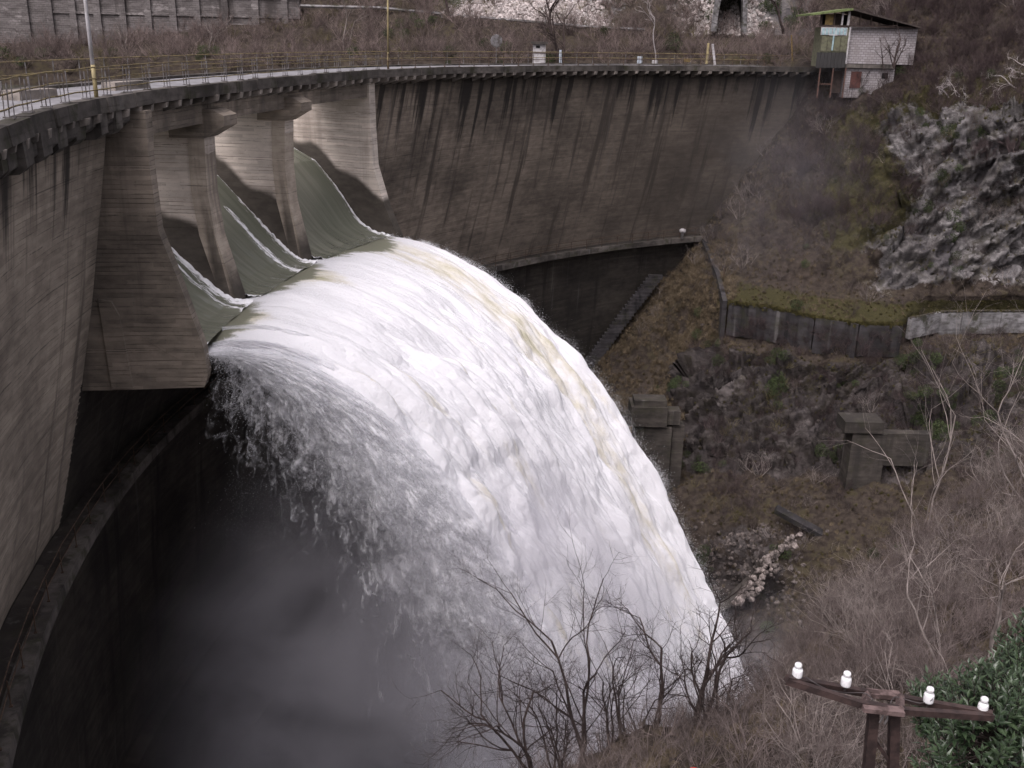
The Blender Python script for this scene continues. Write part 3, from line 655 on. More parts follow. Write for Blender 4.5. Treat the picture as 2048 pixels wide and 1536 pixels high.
# 3 mist rolling up from the plunge pool: one soft volume
def mist_volume(name, c, size, density, label, seed, power=1.3):
    mb = MB(); n = 20; a = np.linspace(0, math.pi, n // 2 + 1); V = [(math.sin(x) * math.cos(y), math.sin(x) * math.sin(y), math.cos(x)) for x in a for y in np.linspace(0, 2 * math.pi, n, endpoint=False)]
    F = [(k * n + i, (k + 1) * n + i, (k + 1) * n + (i + 1) % n, k * n + (i + 1) % n) for k in range(n // 2) for i in range(n)]
    mb.add(np.array(V), F)
    t = NT(name + '_volume'); o_ = t.obj(); ln = t.n('ShaderNodeVectorMath', operation='LENGTH'); t.put(ln.inputs[0], o_)
    fall = t.math('POWER', t.map(ln.outputs['Value'], 1.0, 0.15, 0.0, 1.0), power)
    w_ = t.pos(); nz = t.noise(t.vmul(w_, (1, 1, 1.3)), .13, 6, .6, .8); nz.node.noise_dimensions = '4D'; nz.node.inputs['W'].default_value = seed
    den = t.math('MULTIPLY', t.math('MULTIPLY', fall, t.map(nz, .38, .62)), density)
    pv = t.n('ShaderNodeVolumePrincipled'); pv.inputs['Color'].default_value = (.93, .905, .97, 1); pv.inputs['Anisotropy'].default_value = 0.2; t.put(pv.inputs['Density'], den)
    t.t.links.new(pv.outputs[0], t.out.inputs['Volume'])
    me = bpy.data.meshes.new(name); me.from_pydata(V, [], F); me.validate(); me.update(); o = finish(me, name, t.m); o.location = c; o.scale = size
    return tag(o, label, 'mist', kind='stuff')
mist_volume('mist', (-4.0, 50.0, -38.5), (20.0, 14.0, 25.0), .60, 'grey mist drifting over the plunge pool below the jet', 1.0)
mist_volume('mist', (29.0, 108.0, -13.0), (15.0, 15.0, 19.0), .009, 'thin bluish mist hanging before the far end of the dam', 5.0)
mist_volume('mist', (7.0, 49.0, -41.0), (14.0, 11.0, 17.0), .10, 'thin spray haze in front of the foot of the jet', 3.0)
mist_volume('mist', (20.0, 62.0, -46.0), (9.0, 9.0, 14.0), .10, 'mist blowing off the far foot of the jet', 9.0)
# plunge pool
t = NT('pool_water'); V = t.pos()
M['pool'] = t.pbr(t.mix(t.map(t.noise(V, .25, 6, .7), .55, .8), (0.03, 0.032, 0.03), (0.22, 0.22, 0.21)), .4, t.bump(t.noise(V, 1.2, 5), .5, .3))
xs = np.linspace(-40, 90, 60)[:, None]; ys = np.linspace(15, 90, 50)[None, :]
tag(grid_mesh('water', np.stack(np.broadcast_arrays(xs, ys, -50 + .4 * perlin(np.stack(np.broadcast_arrays(xs * .3, ys * .3, 0 * xs), -1))), -1), M['pool']), kind='structure')
# ---------------------------------------------------------------- banks
def loft(cols, rows, nu, nv, smooth_rows=True):
    """rows: lists of 3-D points (one per column); returns a dense grid (nu along columns, nv along rows)"""
    A = np.array(rows, float)                         # rows x cols x 3
    cu = np.linspace(0, 1, A.shape[1]) if cols is None else (np.array(cols, float) - cols[0]) / (cols[-1] - cols[0])
    u = np.linspace(0, 1, nu)
    B = np.stack([np.stack([np.interp(u, cu, A[r, :, k]) for k in range(3)], -1) for r in range(A.shape[0])])
    ker = max(3, nu // 40) | 1                        # soften the joints between columns
    pad = np.pad(B, ((0, 0), (ker, ker), (0, 0)), mode='edge')
    kk = np.hanning(2 * ker + 1); kk /= kk.sum()
    B = np.stack([np.stack([np.convolve(pad[r, :, c], kk, 'valid') for c in range(3)], -1) for r in range(A.shape[0])])
    ln = np.linalg.norm(np.diff(B, axis=0), axis=-1).mean(1); cr = np.concatenate([[0], np.cumsum(ln)]); cr /= cr[-1]
    v = np.linspace(0, 1, nv)
    idx = np.clip(np.searchsorted(cr, v) - 1, 0, len(cr) - 2); f = (v - cr[idx]) / (cr[idx + 1] - cr[idx])
    return B[idx].transpose(1, 0, 2) * (1 - f)[None, :, None] + B[idx + 1].transpose(1, 0, 2) * f[None, :, None], (idx + f)
def normals(P):
    a = np.gradient(P, axis=0); b = np.gradient(P, axis=1); n = np.cross(a, b); n /= np.linalg.norm(n, axis=-1)[..., None] + 1e-9
    return n
def blocks(P, s):
    """fractured rock: every cell a tilted facet of its own height"""
    q = np.asarray(P, float).reshape(-1, 3) * s; q = q + .25 * np.stack([perlin(q * .9 + k * 13.7) for k in range(3)], -1)
    i = np.floor(q).astype(np.int64); best = np.full(len(q), 9.0); out = np.zeros(len(q))
    for dx in (-1, 0, 1):
        for dy in (-1, 0, 1):
            for dz in (-1, 0, 1):
                c = i + [dx, dy, dz]; h = _perm[(_perm[(_perm[c[:, 0] & 511] + c[:, 1]) & 511] + c[:, 2]) & 511]
                g = _grad[h]; off = q - (c + .5 + .45 * g); d = (off ** 2).sum(1); m = d < best
                val = (h % 97) / 48.0 - 1 + (off * _grad[(h + 77) & 511]).sum(1) * 1.6
                out = np.where(m, val, out); best = np.where(m, d, best)
    return out.reshape(np.asarray(P).shape[:-1])
def rocky(P, s):
    """blocky rock relief"""
    q = P * s; w = np.stack([perlin(q * .7 + k * 31) for k in range(3)], -1) * .8
    q = (q + w) @ np.array([[.88, .2, -.43], [-.3, .94, -.18], [.37, .29, .88]])
    a = fbm(q * [1, 1, 1.9], 5, gain=.58, mode='ridge')
    b = perlin(q * 1.7); b = np.round(b * 4) / 4
    return a * .75 + b * .5
t = NT('hillside'); V = t.pos()
n1 = t.noise(V, .25, 6, .65); n2 = t.noise(V, 1.6, 6, .7); n3 = t.noise(V, 8.0, 4, .75)
soil = t.mix(t.map(n2, .36, .66), (0.024, 0.0185, 0.0155), (0.056, 0.044, 0.036))
soil = t.mix(t.map(t.math('ADD', t.math('MULTIPLY', n1, .5), t.math('MULTIPLY', n2, .5)), .50, .62), soil, (0.046, 0.038, 0.023))
soil = t.mix(t.math('MULTIPLY', t.map(n3, .55, .72), .6), soil, (0.10, 0.08, 0.066))
rk1 = t.noise(V, .9, 8, .72);
rock = t.mix(t.map(rk1, .36, .66), (0.075, 0.068, 0.067), (0.135, 0.124, 0.122))
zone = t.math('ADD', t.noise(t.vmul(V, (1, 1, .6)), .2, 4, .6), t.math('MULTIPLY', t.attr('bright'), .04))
wv = t.n('ShaderNodeVectorMath', operation='ADD'); t.put(wv.inputs[0], V); t.put(wv.inputs[1], t.vmul(t.noise(V, .8, 3, .5, 0, True), (1.2, 1.2, 1.2))); Vw = wv.outputs[0]
mp_ = t.n('ShaderNodeMapping'); t.put(mp_.inputs['Vector'], Vw); mp_.inputs['Rotation'].default_value = (.3, .75, .2); mp_.inputs['Scale'].default_value = (.45, .8, 1.5); Vr = mp_.outputs[0]
sb_ = t.noise(Vr, .8, 3, .5)
rock = t.mix(t.math('MULTIPLY', t.map(zone, .47, .62), t.map(t.math('ADD', t.math('MULTIPLY', sb_, .6), t.math('MULTIPLY', t.noise(V, 1.6, 5, .6), .4)), .42, .6)), rock, (0.235, 0.22, 0.218))
rock = t.mix(t.math('MULTIPLY', t.map(t.noise(Vr, 2.0, 5, .6), .56, .66), .5), rock, (0.17, 0.156, 0.152))
rock = t.mix(t.map(t.noise(t.vmul(V, (1, 1, .5)), .4, 4, .6), .5, .6), rock, t.mix(.4, rock, (0.035, 0.032, 0.04)))
for sc_, w_, k_ in ((.55, .016, .6), (1.6, .025, .4)):
    rock = t.mix(t.math('MULTIPLY', t.map(t.math('ABSOLUTE', t.math('SUBTRACT', t.noise(Vr, sc_, 4, .55), .5)), 0.0, w_, 1.0, 0.0), k_), rock, (0.02, 0.018, 0.018))
rock = t.mix(t.math('MULTIPLY', t.map(t.noise(V, .45, 5, .7), .54, .62), .55), rock, (0.04, 0.036, 0.022))
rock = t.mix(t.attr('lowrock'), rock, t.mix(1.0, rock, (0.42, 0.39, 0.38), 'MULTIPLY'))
rm = t.math('ADD', t.attr('rock'), t.math('MULTIPLY', t.math('SUBTRACT', t.math('ADD', t.math('MULTIPLY', n1, .6), t.math('MULTIPLY', n2, .4)), .5), 3.2))
c = t.mix(t.map(rm, .42, .62), soil, rock)
mossc = t.mix(t.map(n3, .35, .7), (0.024, 0.022, 0.011), (0.062, 0.054, 0.024))
mm = t.math('ADD', t.attr('moss'), t.math('MULTIPLY', t.math('SUBTRACT', t.math('ADD', t.math('MULTIPLY', n1, .4), t.math('MULTIPLY', n2, .6)), .5), 1.6))
c = t.mix(t.map(mm, .45, .65), c, mossc)
c = t.mix(t.math('MULTIPLY', t.attr('scree'), t.map(t.vor(V, 2.6, 'F1', 'Color'), .35, .5)), c, t.mix(t.map(n3, .3, .7), (0.34, 0.31, 0.30), (0.55, 0.52, 0.50)))
hb = t.math('ADD', t.math('MULTIPLY', rk1, .7), t.math('ADD', t.math('MULTIPLY', n3, .4), t.math('MULTIPLY', t.noise(Vr, 1.6, 6, .6), .9)))
M['hill'] = t.pbr(c, .95, t.bump(hb, .8, .14), spec=.1)

# far (right-hand) bank
cols = [1000, 1150, 1290, 1380, 1450, 1560, 1680, 1800, 1830, 1920, 2048, 2400]
def rowy(pys, ys): return [at_y(c, p, y) for c, p, y in zip(cols, pys, ys)]
def rowz(pys, z): return [at_z(c, p, z_) for c, p, z_ in zip(cols, pys, z if hasattr(z, '__len__') else [z] * len(cols))]
rows = [
 rowy([120, 120, 120, 120, 120, 120, 60, -120, -140, -160, -180, -200], [150, 150, 150, 150, 150, 146, 140, 142, 142, 140, 138, 130]),
 rowy([300, 300, 300, 300, 280, 190, 120, 30, 20, 0, -20, -40], [134, 134, 134, 132, 130, 126, 121, 122, 121.5, 120, 118, 112]),
 rowy([760, 640, 540, 470, 400, 300, 188, 170, 160, 140, 120, 100], [126, 126, 125, 124.5, 122, 120, 117.2, 115.5, 115, 113, 110, 104]),
 rowy([860, 752, 596, 505, 450, 420, 380, 300, 280, 250, 235, 220], [109, 114.5, 120.5, 122.0, 117, 113.5, 111, 109, 108.5, 107.5, 105, 98]),
 rowz([930, 815, 680, 580, 540, 560, 580, 588, 589, 590, 590, 590], [-42, -37.5, -30, -24.6, -21.6, -21.6, -21.6, -21.6, -21.6, -21.6, -21.6, -21.4]),
 rowz([980, 870, 740, 640, 598, 612, 640, 642, 620, 617, 617, 617], [-44, -39.5, -33, -28, -23.2, -23.2, -23.2, -23.2, -23.2, -23.2, -23.2, -23.2]),
 rowz([1030, 925, 800, 705, 690, 702, 712, 700, 690, 676, 668, 660], [-46, -41.5, -35.5, -30.3, -27.2, -27.0, -26.6, -26.2, -25.6, -25.4, -25.2, -25.2]),
 rowy([1100, 960, 850, 760, 770, 790, 800, 790, 780, 770, 770, 770], [90, 95, 97, 97, 95.5, 93.5, 92, 90.5, 90, 89, 87.5, 83]),
 rowy([1200, 1060, 980, 930, 930, 930, 920, 900, 895, 890, 885, 880], [80, 86, 89, 90, 89, 87.5, 86, 84.5, 84.5, 83.5, 82.5, 80]),
 rowy([1300, 1160, 1060, 1010, 1000, 1000, 1000, 990, 985, 980, 975, 970], [74, 79, 82.5, 83, 83, 82, 80.5, 79, 79, 78, 77, 75]),
 rowy([1400, 1280, 1200, 1150, 1140, 1130, 1130, 1130, 1130, 1130, 1130, 1130], [70, 73, 75, 76, 76, 75, 74, 73, 73, 72, 71, 70]),
 rowy([1560, 1480, 1420, 1380, 1350, 1330, 1330, 1330, 1330, 1330, 1330, 1330], [66, 67.5, 68, 69, 69, 68, 67, 66, 66, 65, 64, 62]),
 rowz([1760, 1700, 1640, 1600, 1560, 1540, 1540, 1540, 1540, 1540, 1540, 1540], -53),
]
for i in range(4, len(cols)):                          # steep drop from the bench edge, where the retaining walls stand
    rows[6][i] = rows[5][i] + np.array([0, -.35, -3.3 if i < 8 else -2.4])
Pb, rowi = loft(cols, rows, 520, 620)
nb = normals(Pb)
if nb[..., 1].mean() > 0: nb = -nb
px = np.linspace(cols[0], cols[-1], 520)[:, None] + 0 * rowi[None, :]; ri = rowi[None, :] + 0 * px
big = fbm(Pb * .09, 4) * 1.6
rockw = np.maximum.reduce([
    sstep(1640, 1780, px + 150 * big + 60 * fbm(Pb * .35, 3)) * sstep(2.35, 2.85, ri + .6 * big) * (1 - sstep(3.85, 4.02, ri)),
    .95 * sstep(1330, 1400, px + 50 * big) * sstep(6.15, 6.6, ri + .5 * big) * (1 - sstep(8.0, 8.6, ri + .9 * big)),
    .7 * sstep(1360, 1420, px) * (1 - sstep(1530, 1600, px)) * sstep(9.2, 9.6, ri) * (1 - sstep(10.2, 10.6, ri)),
    .2 * sstep(1640, 1760, px) * (1 - sstep(1900, 2000, px)) * sstep(1.9, 2.4, ri) * (1 - sstep(5, 6, ri))])
mossw = np.maximum.reduce([
    .8 * sstep(1410, 1450, px) * sstep(4.1, 4.5, ri) * (1 - sstep(5.2, 5.35, ri)),
    .75 * sstep(1580, 1680, px) * sstep(1.9, 2.3, ri) * (1 - sstep(2.6, 3.1, ri + .6 * big)), .7 * sstep(1600, 1680, px + 60 * big) * (1 - sstep(1760, 1860, px + 80 * big)) * sstep(2.4, 2.7, ri) * (1 - sstep(3.5, 3.9, ri)),
    .40 * sstep(1380, 1500, px) * sstep(6.0, 6.4, ri) * (1 - sstep(7.2, 7.6, ri)),
    .45 * sstep(1700, 1800, px) * sstep(7.3, 7.7, ri) * (1 - sstep(8.4, 8.8, ri)),
    .35 * sstep(1380, 1450, px) * sstep(8.6, 9.0, ri) * (1 - sstep(9.4, 9.8, ri))])
rot = np.array([[.82, .1, -.56], [.05, .98, .2], [.57, -.19, .80]])
rk = rocky(Pb, .2) * .4
mk = rockw > .02; pr_ = (Pb[mk] @ rot) * [.6, 1, 1.25]
rk[mk] += .75 * blocks(pr_, .36) + .3 * blocks(pr_, .95) + .12 * blocks(pr_, 2.4)
amp = .15 + 1.5 * rockw
flat = sstep(3.9, 4.1, ri) * (1 - sstep(5.9, 6.1, ri))
disp = rockw * 1.9 * fbm(Pb * .11 + 3, 3) + rk * amp * (1 - .85 * flat) + (fbm(Pb * .3, 4) * .9 + fbm(Pb * 1.4, 4) * .22) * (1 - .75 * flat) * (1 - .4 * rockw)
Pb2 = Pb + nb * disp[..., None]
nearwall = (1 - sstep(0, 4, ARC[0] * 0 + 78.5 - np.hypot(Pb[..., 0] - ARC[0], Pb[..., 1] - ARC[1])))
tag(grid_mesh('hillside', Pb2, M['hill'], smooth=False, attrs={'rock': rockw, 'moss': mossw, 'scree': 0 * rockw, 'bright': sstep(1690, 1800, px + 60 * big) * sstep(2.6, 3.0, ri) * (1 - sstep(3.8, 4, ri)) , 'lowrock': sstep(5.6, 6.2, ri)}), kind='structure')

# hill behind the dam
colsB = [-700, -200, 200, 600, 900, 1150, 1400, 1560, 1700, 1900]
def rb(pys, ys): return [at_y(c, p, y) for c, p, y in zip(colsB, pys, ys)]
rowsB = [
 rb([-900, -900, -900, -900, -900, -900, -900, -900, -900, -900], [300, 300, 290, 280, 280, 270, 260, 250, 240, 240]),
 rb([-130, -130, -130, -120, -110, -110, -110, -110, -110, -110], [190, 186, 180, 176, 172, 168, 160, 155, 150, 150]),
 rb([-30, -28, -25, -10, 0, 0, -5, -5, -5, -5], [162, 160, 158, 156, 152, 147, 143, 141, 139, 139]),
 rb([0, 0, 0, 8, 24, 45, 60, 62, 62, 62], [160, 158, 156, 154, 147, 142, 138, 136, 135, 135]),
 rb([85, 84, 82, 30, 34, 55, 72, 84, 80, 80], [157, 155, 153, 152, 144.5, 140, 135, 132, 131, 131]),
 rb([100, 100, 100, 96, 96, 96, 96, 98, 100, 100], [150, 148, 145, 141, 138, 135, 132, 129, 127, 127]),
 rb([118, 118, 118, 118, 119, 119, 119, 119, 119, 119], [142, 140, 138, 135, 133, 130, 127, 124, 123, 123]),
 rb([180, 180, 170, 160, 155, 150, 150, 150, 150, 150], [140, 138, 136, 133, 131, 128, 125, 121, 120, 120]),
]
Ph, rih = loft(colsB, rowsB, 420, 220)
nh = normals(Ph)
if nh[..., 1].mean() > 0: nh = -nh
pxh = np.linspace(colsB[0], colsB[-1], 420)[:, None] + 0 * rih[None, :]; rh = rih[None, :] + 0 * pxh
bigh = fbm(Ph * .07, 4)
rockh = .9 * sstep(1480, 1510, pxh) * (1 - sstep(1600, 1640, pxh)) * (1 - sstep(3.2, 3.6, rh)) + .25 * sstep(1.2, 2, rh) * (1 - sstep(3, 3.6, rh)) * sstep(800, 900, pxh)
screeh = sstep(820, 1000, pxh + 90 * bigh) * (1 - sstep(1480, 1560, pxh)) * sstep(1.3, 2.0, rh) * (1 - sstep(3.3, 3.8, rh + .5 * bigh)) * sstep(-.25, .15, bigh + .25 * fbm(Ph * .3, 3))
mossh = .4 * sstep(3.6, 4.2, rh) * (1 - sstep(5.6, 6, rh))
Ph2 = Ph + nh * (rocky(Ph, .4) * (.1 + .8 * rockh) + fbm(Ph * .25, 4) * .9 + fbm(Ph * 1.1, 4) * .3)[..., None]
tag(grid_mesh('hillside', Ph2, M['hill'], attrs={'rock': rockh, 'moss': mossh, 'scree': screeh * .95}), kind='structure')

# near bank below the viewpoint
colsN = [500, 800, 1000, 1200, 1400, 1500, 1650, 1800, 2048, 2500]
def rn(pys, ys): return [at_y(c, p, y) for c, p, y in zip(colsN, pys, ys)]
rowsN = [
 rn([2300, 1900, 1720, 1640, 1560, 1520, 1400, 1250, 1060, 900], [30, 30, 30, 31, 32, 33, 39, 46, 52, 56]),
 rn([1900, 1700, 1590, 1510, 1445, 1415, 1275, 1110, 905, 760], [23, 23, 23, 24, 25.5, 26.5, 33, 39, 45, 48]),
 rn([2000, 1800, 1680, 1580, 1500, 1470, 1380, 1240, 1060, 950], [19, 19, 19, 19.5, 20.5, 21, 25, 30, 34, 36]),
 rn([2200, 2000, 1850, 1750, 1650, 1600, 1540, 1420, 1300, 1250], [15, 15, 15, 15.5, 16, 16.5, 18, 20, 22, 24]),
 rn([2700, 2500, 2400, 2300, 2200, 2100, 2000, 1900, 1750, 1700], [10, 10, 10, 10.5, 11, 11, 12, 13, 14, 15]),
 rn([4200, 4200, 4200, 4200, 4200, 4200, 4200, 4200, 4200, 4200], [3.5] * 10),
]
Pn, rin = loft(colsN, rowsN, 300, 220)
nn = normals(Pn)
if nn[..., 2].mean() < 0: nn = -nn
Pn2 = Pn + nn * (fbm(Pn * .35, 4) * .6 + fbm(Pn * 1.6, 4) * .2)[..., None]
tag(grid_mesh('hillside', Pn2, M['hill'], attrs={'rock': 0 * Pn[..., 0], 'moss': 0 * Pn[..., 0] + .25, 'scree': 0 * Pn[..., 0]}), kind='structure')
# ---------------------------------------------------------------- plants
def seg_mesh(name, S, mat, sides=3):
    """S: array of segments (p0, p1, r0, r1) -> one mesh of thin tapered prisms"""
    p0 = S[:, 0:3]; p1 = S[:, 3:6]; r0 = S[:, 6]; r1 = S[:, 7]
    d = p1 - p0; d /= np.linalg.norm(d, axis=1)[:, None] + 1e-9
    ref = np.where(np.abs(d[:, 2:3]) < .9, np.array([[0, 0, 1.0]]), np.array([[1.0, 0, 0]]))
    u = np.cross(d, ref); u /= np.linalg.norm(u, axis=1)[:, None] + 1e-9; w = np.cross(d, u)
    a = np.arange(sides) * 2 * math.pi / sides
    ring = np.cos(a)[None, :, None] * u[:, None] + np.sin(a)[None, :, None] * w[:, None]
    V = np.concatenate([p0[:, None] + ring * r0[:, None, None], p1[:, None] + ring * r1[:, None, None]], 1)
    n = len(S); base = (np.arange(n) * 2 * sides)[:, None, None]; i = np.arange(sides); j = (i + 1) % sides
    q = (base + np.stack([i, j, j + sides, i + sides], -1)[None]).reshape(-1, 4)
    me = bpy.data.meshes.new(name); me.vertices.add(n * 2 * sides); me.vertices.foreach_set('co', V.reshape(-1).astype(np.float32))
    me.loops.add(q.size); me.loops.foreach_set('vertex_index', q.ravel().astype(np.int32)); me.polygons.add(len(q))
    me.polygons.foreach_set('loop_start', np.arange(0, q.size, 4, dtype=np.int32)); me.polygons.foreach_set('loop_total', np.full(len(q), 4, np.int32))
    me.update(calc_edges=True); me.polygons.foreach_set('use_smooth', np.ones(len(q), bool)); me.materials.append(mat); return me
def grow(out, rg, p, d, length, rad, level, maxl, split=(3, 5), spread=.6, up=.15, wig=.18, nseg=4, ratio=.62, taper=.45):
    pts = [np.array(p, float)]; d = np.array(d, float); d /= np.linalg.norm(d)
    for k in range(nseg):
        d = d + rg.normal(0, wig, 3) + np.array([0, 0, up]); d /= np.linalg.norm(d)
        pts.append(pts[-1] + d * length / nseg)
    for k in range(nseg):
        ra = rad * (1 - (1 - taper) * k / nseg); rb = rad * (1 - (1 - taper) * (k + 1) / nseg)
        out[min(level, len(out) - 1)].append(np.concatenate([pts[k], pts[k + 1], [ra, rb]]))
    if level >= maxl: return
    n = rg.integers(split[0], split[1] + 1)
    for i in range(n):
        f = rg.uniform(.25, 1.0) if i else 1.0
        k = min(int(f * nseg), nseg - 1); q = pts[k] + (pts[k + 1] - pts[k]) * (f * nseg - k if i else 1.0)
        t_ = pts[k + 1] - pts[k]; t_ /= np.linalg.norm(t_)
        sd = rg.normal(0, 1, 3); sd -= t_ * np.dot(sd, t_); sd /= np.linalg.norm(sd) + 1e-9
        dd = t_ * (1 - spread * .5) + sd * spread * rg.uniform(.6, 1.2)
        grow(out, rg, q, dd, length * ratio * rg.uniform(.7, 1.15), max(rad * taper * rg.uniform(.65, .95), .0015), level + 1, maxl, split, spread, up, wig, max(2, nseg - 1), ratio, taper)
def bark(name, c1, c2, vary=.5):
    t = NT(name); r_ = t.n('ShaderNodeObjectInfo').outputs['Random']
    c = t.mix(t.map(t.noise(t.obj(), 3.0, 3), .35, .65), c1, c2)
    k = t.map(r_, 0, 1, 1 - vary, 1 + vary, False); c = t.mix(1.0, c, t.comb(k, t.math('MULTIPLY', k, .98), t.math('MULTIPLY', k, .97)), 'MULTIPLY')
    return t.pbr(c, .9, spec=.15)
M['twig'] = bark('twig_brown', (0.10, 0.08, 0.075), (0.17, 0.14, 0.133))
M['twig_far'] = bark('twig_far', (0.062, 0.05, 0.047), (0.11, 0.09, 0.086))
M['twig_dark'] = bark('bark_dark', (0.030, 0.022, 0.021), (0.065, 0.05, 0.047), .2)
M['twig_pale'] = bark('twig_pale', (0.30, 0.27, 0.27), (0.42, 0.39, 0.39), .25)
M['twig_grey'] = bark('bark_grey', (0.17, 0.145, 0.135), (0.27, 0.235, 0.22), .25)
M['twig_olive'] = bark('twig_olive', (0.085, 0.075, 0.04), (0.13, 0.11, 0.06), .4)
M['grass_dry'] = bark('grass_dry', (0.085, 0.067, 0.045), (0.14, 0.112, 0.075), .4)
M['moss_tuft'] = bark('grass_moss', (0.042, 0.038, 0.015), (0.075, 0.065, 0.025), .4)
M['leaf_far'] = bark('leaf_far', (0.03, 0.042, 0.02), (0.055, 0.07, 0.03), .4)
proto = {}
def proto_col(name, meshes):
    c = bpy.data.collections.new(name)
    for i, me in enumerate(meshes):
        o = bpy.data.objects.new('%s_%02d' % (name, i), me); c.objects.link(o)
    proto[name] = c
def bush_mesh(seed, stems, maxl, rad, mat, spread=.55, up=.1, split=(3, 5), flat=1.0, ratio=.6):
    rg = np.random.default_rng(seed); out = [[]]
    for k in range(stems):
        a = rg.uniform(0, 6.28); l = rg.uniform(.2, 1.0)
        d = np.array([math.cos(a) * l, math.sin(a) * l, rg.uniform(.5, 1.2) * flat])
        grow(out, rg, (math.cos(a) * .12 * l, math.sin(a) * .12 * l, -.08), d, rg.uniform(.45, .75), rad, 0, maxl, split, spread, up, .16, 3, ratio, .5)
    return seg_mesh('bush', np.array(out[0]), mat)
proto_col('bush_far', [bush_mesh(50 + i, 8, 2, .014, M['twig_far'], ratio=.6) for i in range(5)])
M['twig_bg'] = bark('twig_bg', (0.115, 0.088, 0.082), (0.19, 0.152, 0.142))
proto_col('bush_bg', [bush_mesh(150 + i, 8, 2, .014, M['twig_bg'], ratio=.6) for i in range(4)])
proto_col('bush_near', [bush_mesh(70 + i, 8, 3, .013, M['twig'], split=(2, 4), ratio=.62) for i in range(5)])
proto_col('bush_olive', [bush_mesh(90 + i, 10, 2, .014, M['twig_olive'], ratio=.55) for i in range(3)])
proto_col('bush_grey', [bush_mesh(110 + i, 9, 3, .011, M['twig_grey'], spread=.75, split=(2, 4)) for i in range(3)])
def tuft_mesh(seed, n, mat, w=.012, lean=.6):
    rg = np.random.default_rng(seed); V = []; F = []
    for k in range(n):
        a = rg.uniform(0, 6.28); p = rg.normal(0, .16, 3); p[2] = -.05; h = rg.uniform(.5, 1.0); l = rg.uniform(.1, lean)
        d = np.array([math.cos(a), math.sin(a), 0]); sd = np.array([-d[1], d[0], 0]) * w * rg.uniform(.7, 1.6)
        i = len(V); V += [p - sd, p + sd, p + d * l * .35 * h + sd * .7 + [0, 0, h * .6], p + d * l * .35 * h - sd * .7 + [0, 0, h * .6], p + d * l * h + [0, 0, h * (1 - .35 * l)]]
        F += [(i, i + 1, i + 2, i + 3), (i + 3, i + 2, i + 4)]
    me = bpy.data.meshes.new('tuft'); me.from_pydata([tuple(v) for v in V], [], F); me.update(); me.materials.append(mat); return me
proto_col('grass', [tuft_mesh(i, 60, M['grass_dry']) for i in range(3)])
proto_col('moss', [tuft_mesh(20 + i, 60, M['moss_tuft'], .02, 1.0) for i in range(3)])
def leafy_mesh(seed, n, mat, size):
    rg = np.random.default_rng(seed); V = []; F = []
    for k in range(n):
        p = rg.normal(0, 1, 3); p = p / np.linalg.norm(p) * rg.uniform(.25, 1) ** .5 * [.5, .5, .45] + [0, 0, .45]
        a = rg.normal(0, 1, 3); a /= np.linalg.norm(a); b = np.cross(a, rg.normal(0, 1, 3)); b /= np.linalg.norm(b); s_ = size * rg.uniform(.6, 1.3)
        i = len(V); V += [p - a * s_, p + b * s_ * .4, p + a * s_, p - b * s_ * .4]; F.append((i, i + 1, i + 2, i + 3))
    me = bpy.data.meshes.new('leafy'); me.from_pydata([tuple(v) for v in V], [], F); me.update(); me.materials.append(mat); return me
proto_col('ivy', [leafy_mesh(i, 420, M['leaf_far'], .055) for i in range(3)])
def rock_mesh(seed, mat):
    rg = np.random.default_rng(seed); a = np.linspace(0, math.pi, 6); b = np.linspace(0, 2 * math.pi, 9)[:-1]
    V = [(0, 0, 1)] + [(math.sin(x) * math.cos(y), math.sin(x) * math.sin(y), math.cos(x)) for x in a[1:-1] for y in b] + [(0, 0, -1)]
    V = np.array(V) * [.5, .4, .3]; V *= (1 + .35 * perlin(V * 3 + seed * 5.3))[:, None]; V = np.sign(V) * np.minimum(np.abs(V), rg.uniform(.22, .42, 3))
    F = [(0, 1 + i, 1 + (i + 1) % 8) for i in range(8)]
    for k in range(3): F += [(1 + k * 8 + i, 1 + (k + 1) * 8 + i, 1 + (k + 1) * 8 + (i + 1) % 8, 1 + k * 8 + (i + 1) % 8) for i in range(8)]
    F += [(33, 25 + (i + 1) % 8, 25 + i) for i in range(8)]
    me = bpy.data.meshes.new('stone'); me.from_pydata(V.tolist(), [], F); me.update(); me.materials.append(mat); return me
M['stone_pale'] = bark('stone_pale', (0.22, 0.19, 0.18), (0.42, 0.385, 0.375), .35)
M['stone_brown'] = bark('stone_brown', (0.05, 0.042, 0.039), (0.125, 0.107, 0.1), .4)
proto_col('stones_brown', [rock_mesh(20 + i, M['stone_brown']) for i in range(5)])
proto_col('stones', [rock_mesh(i, M['stone_pale']) for i in range(5)])

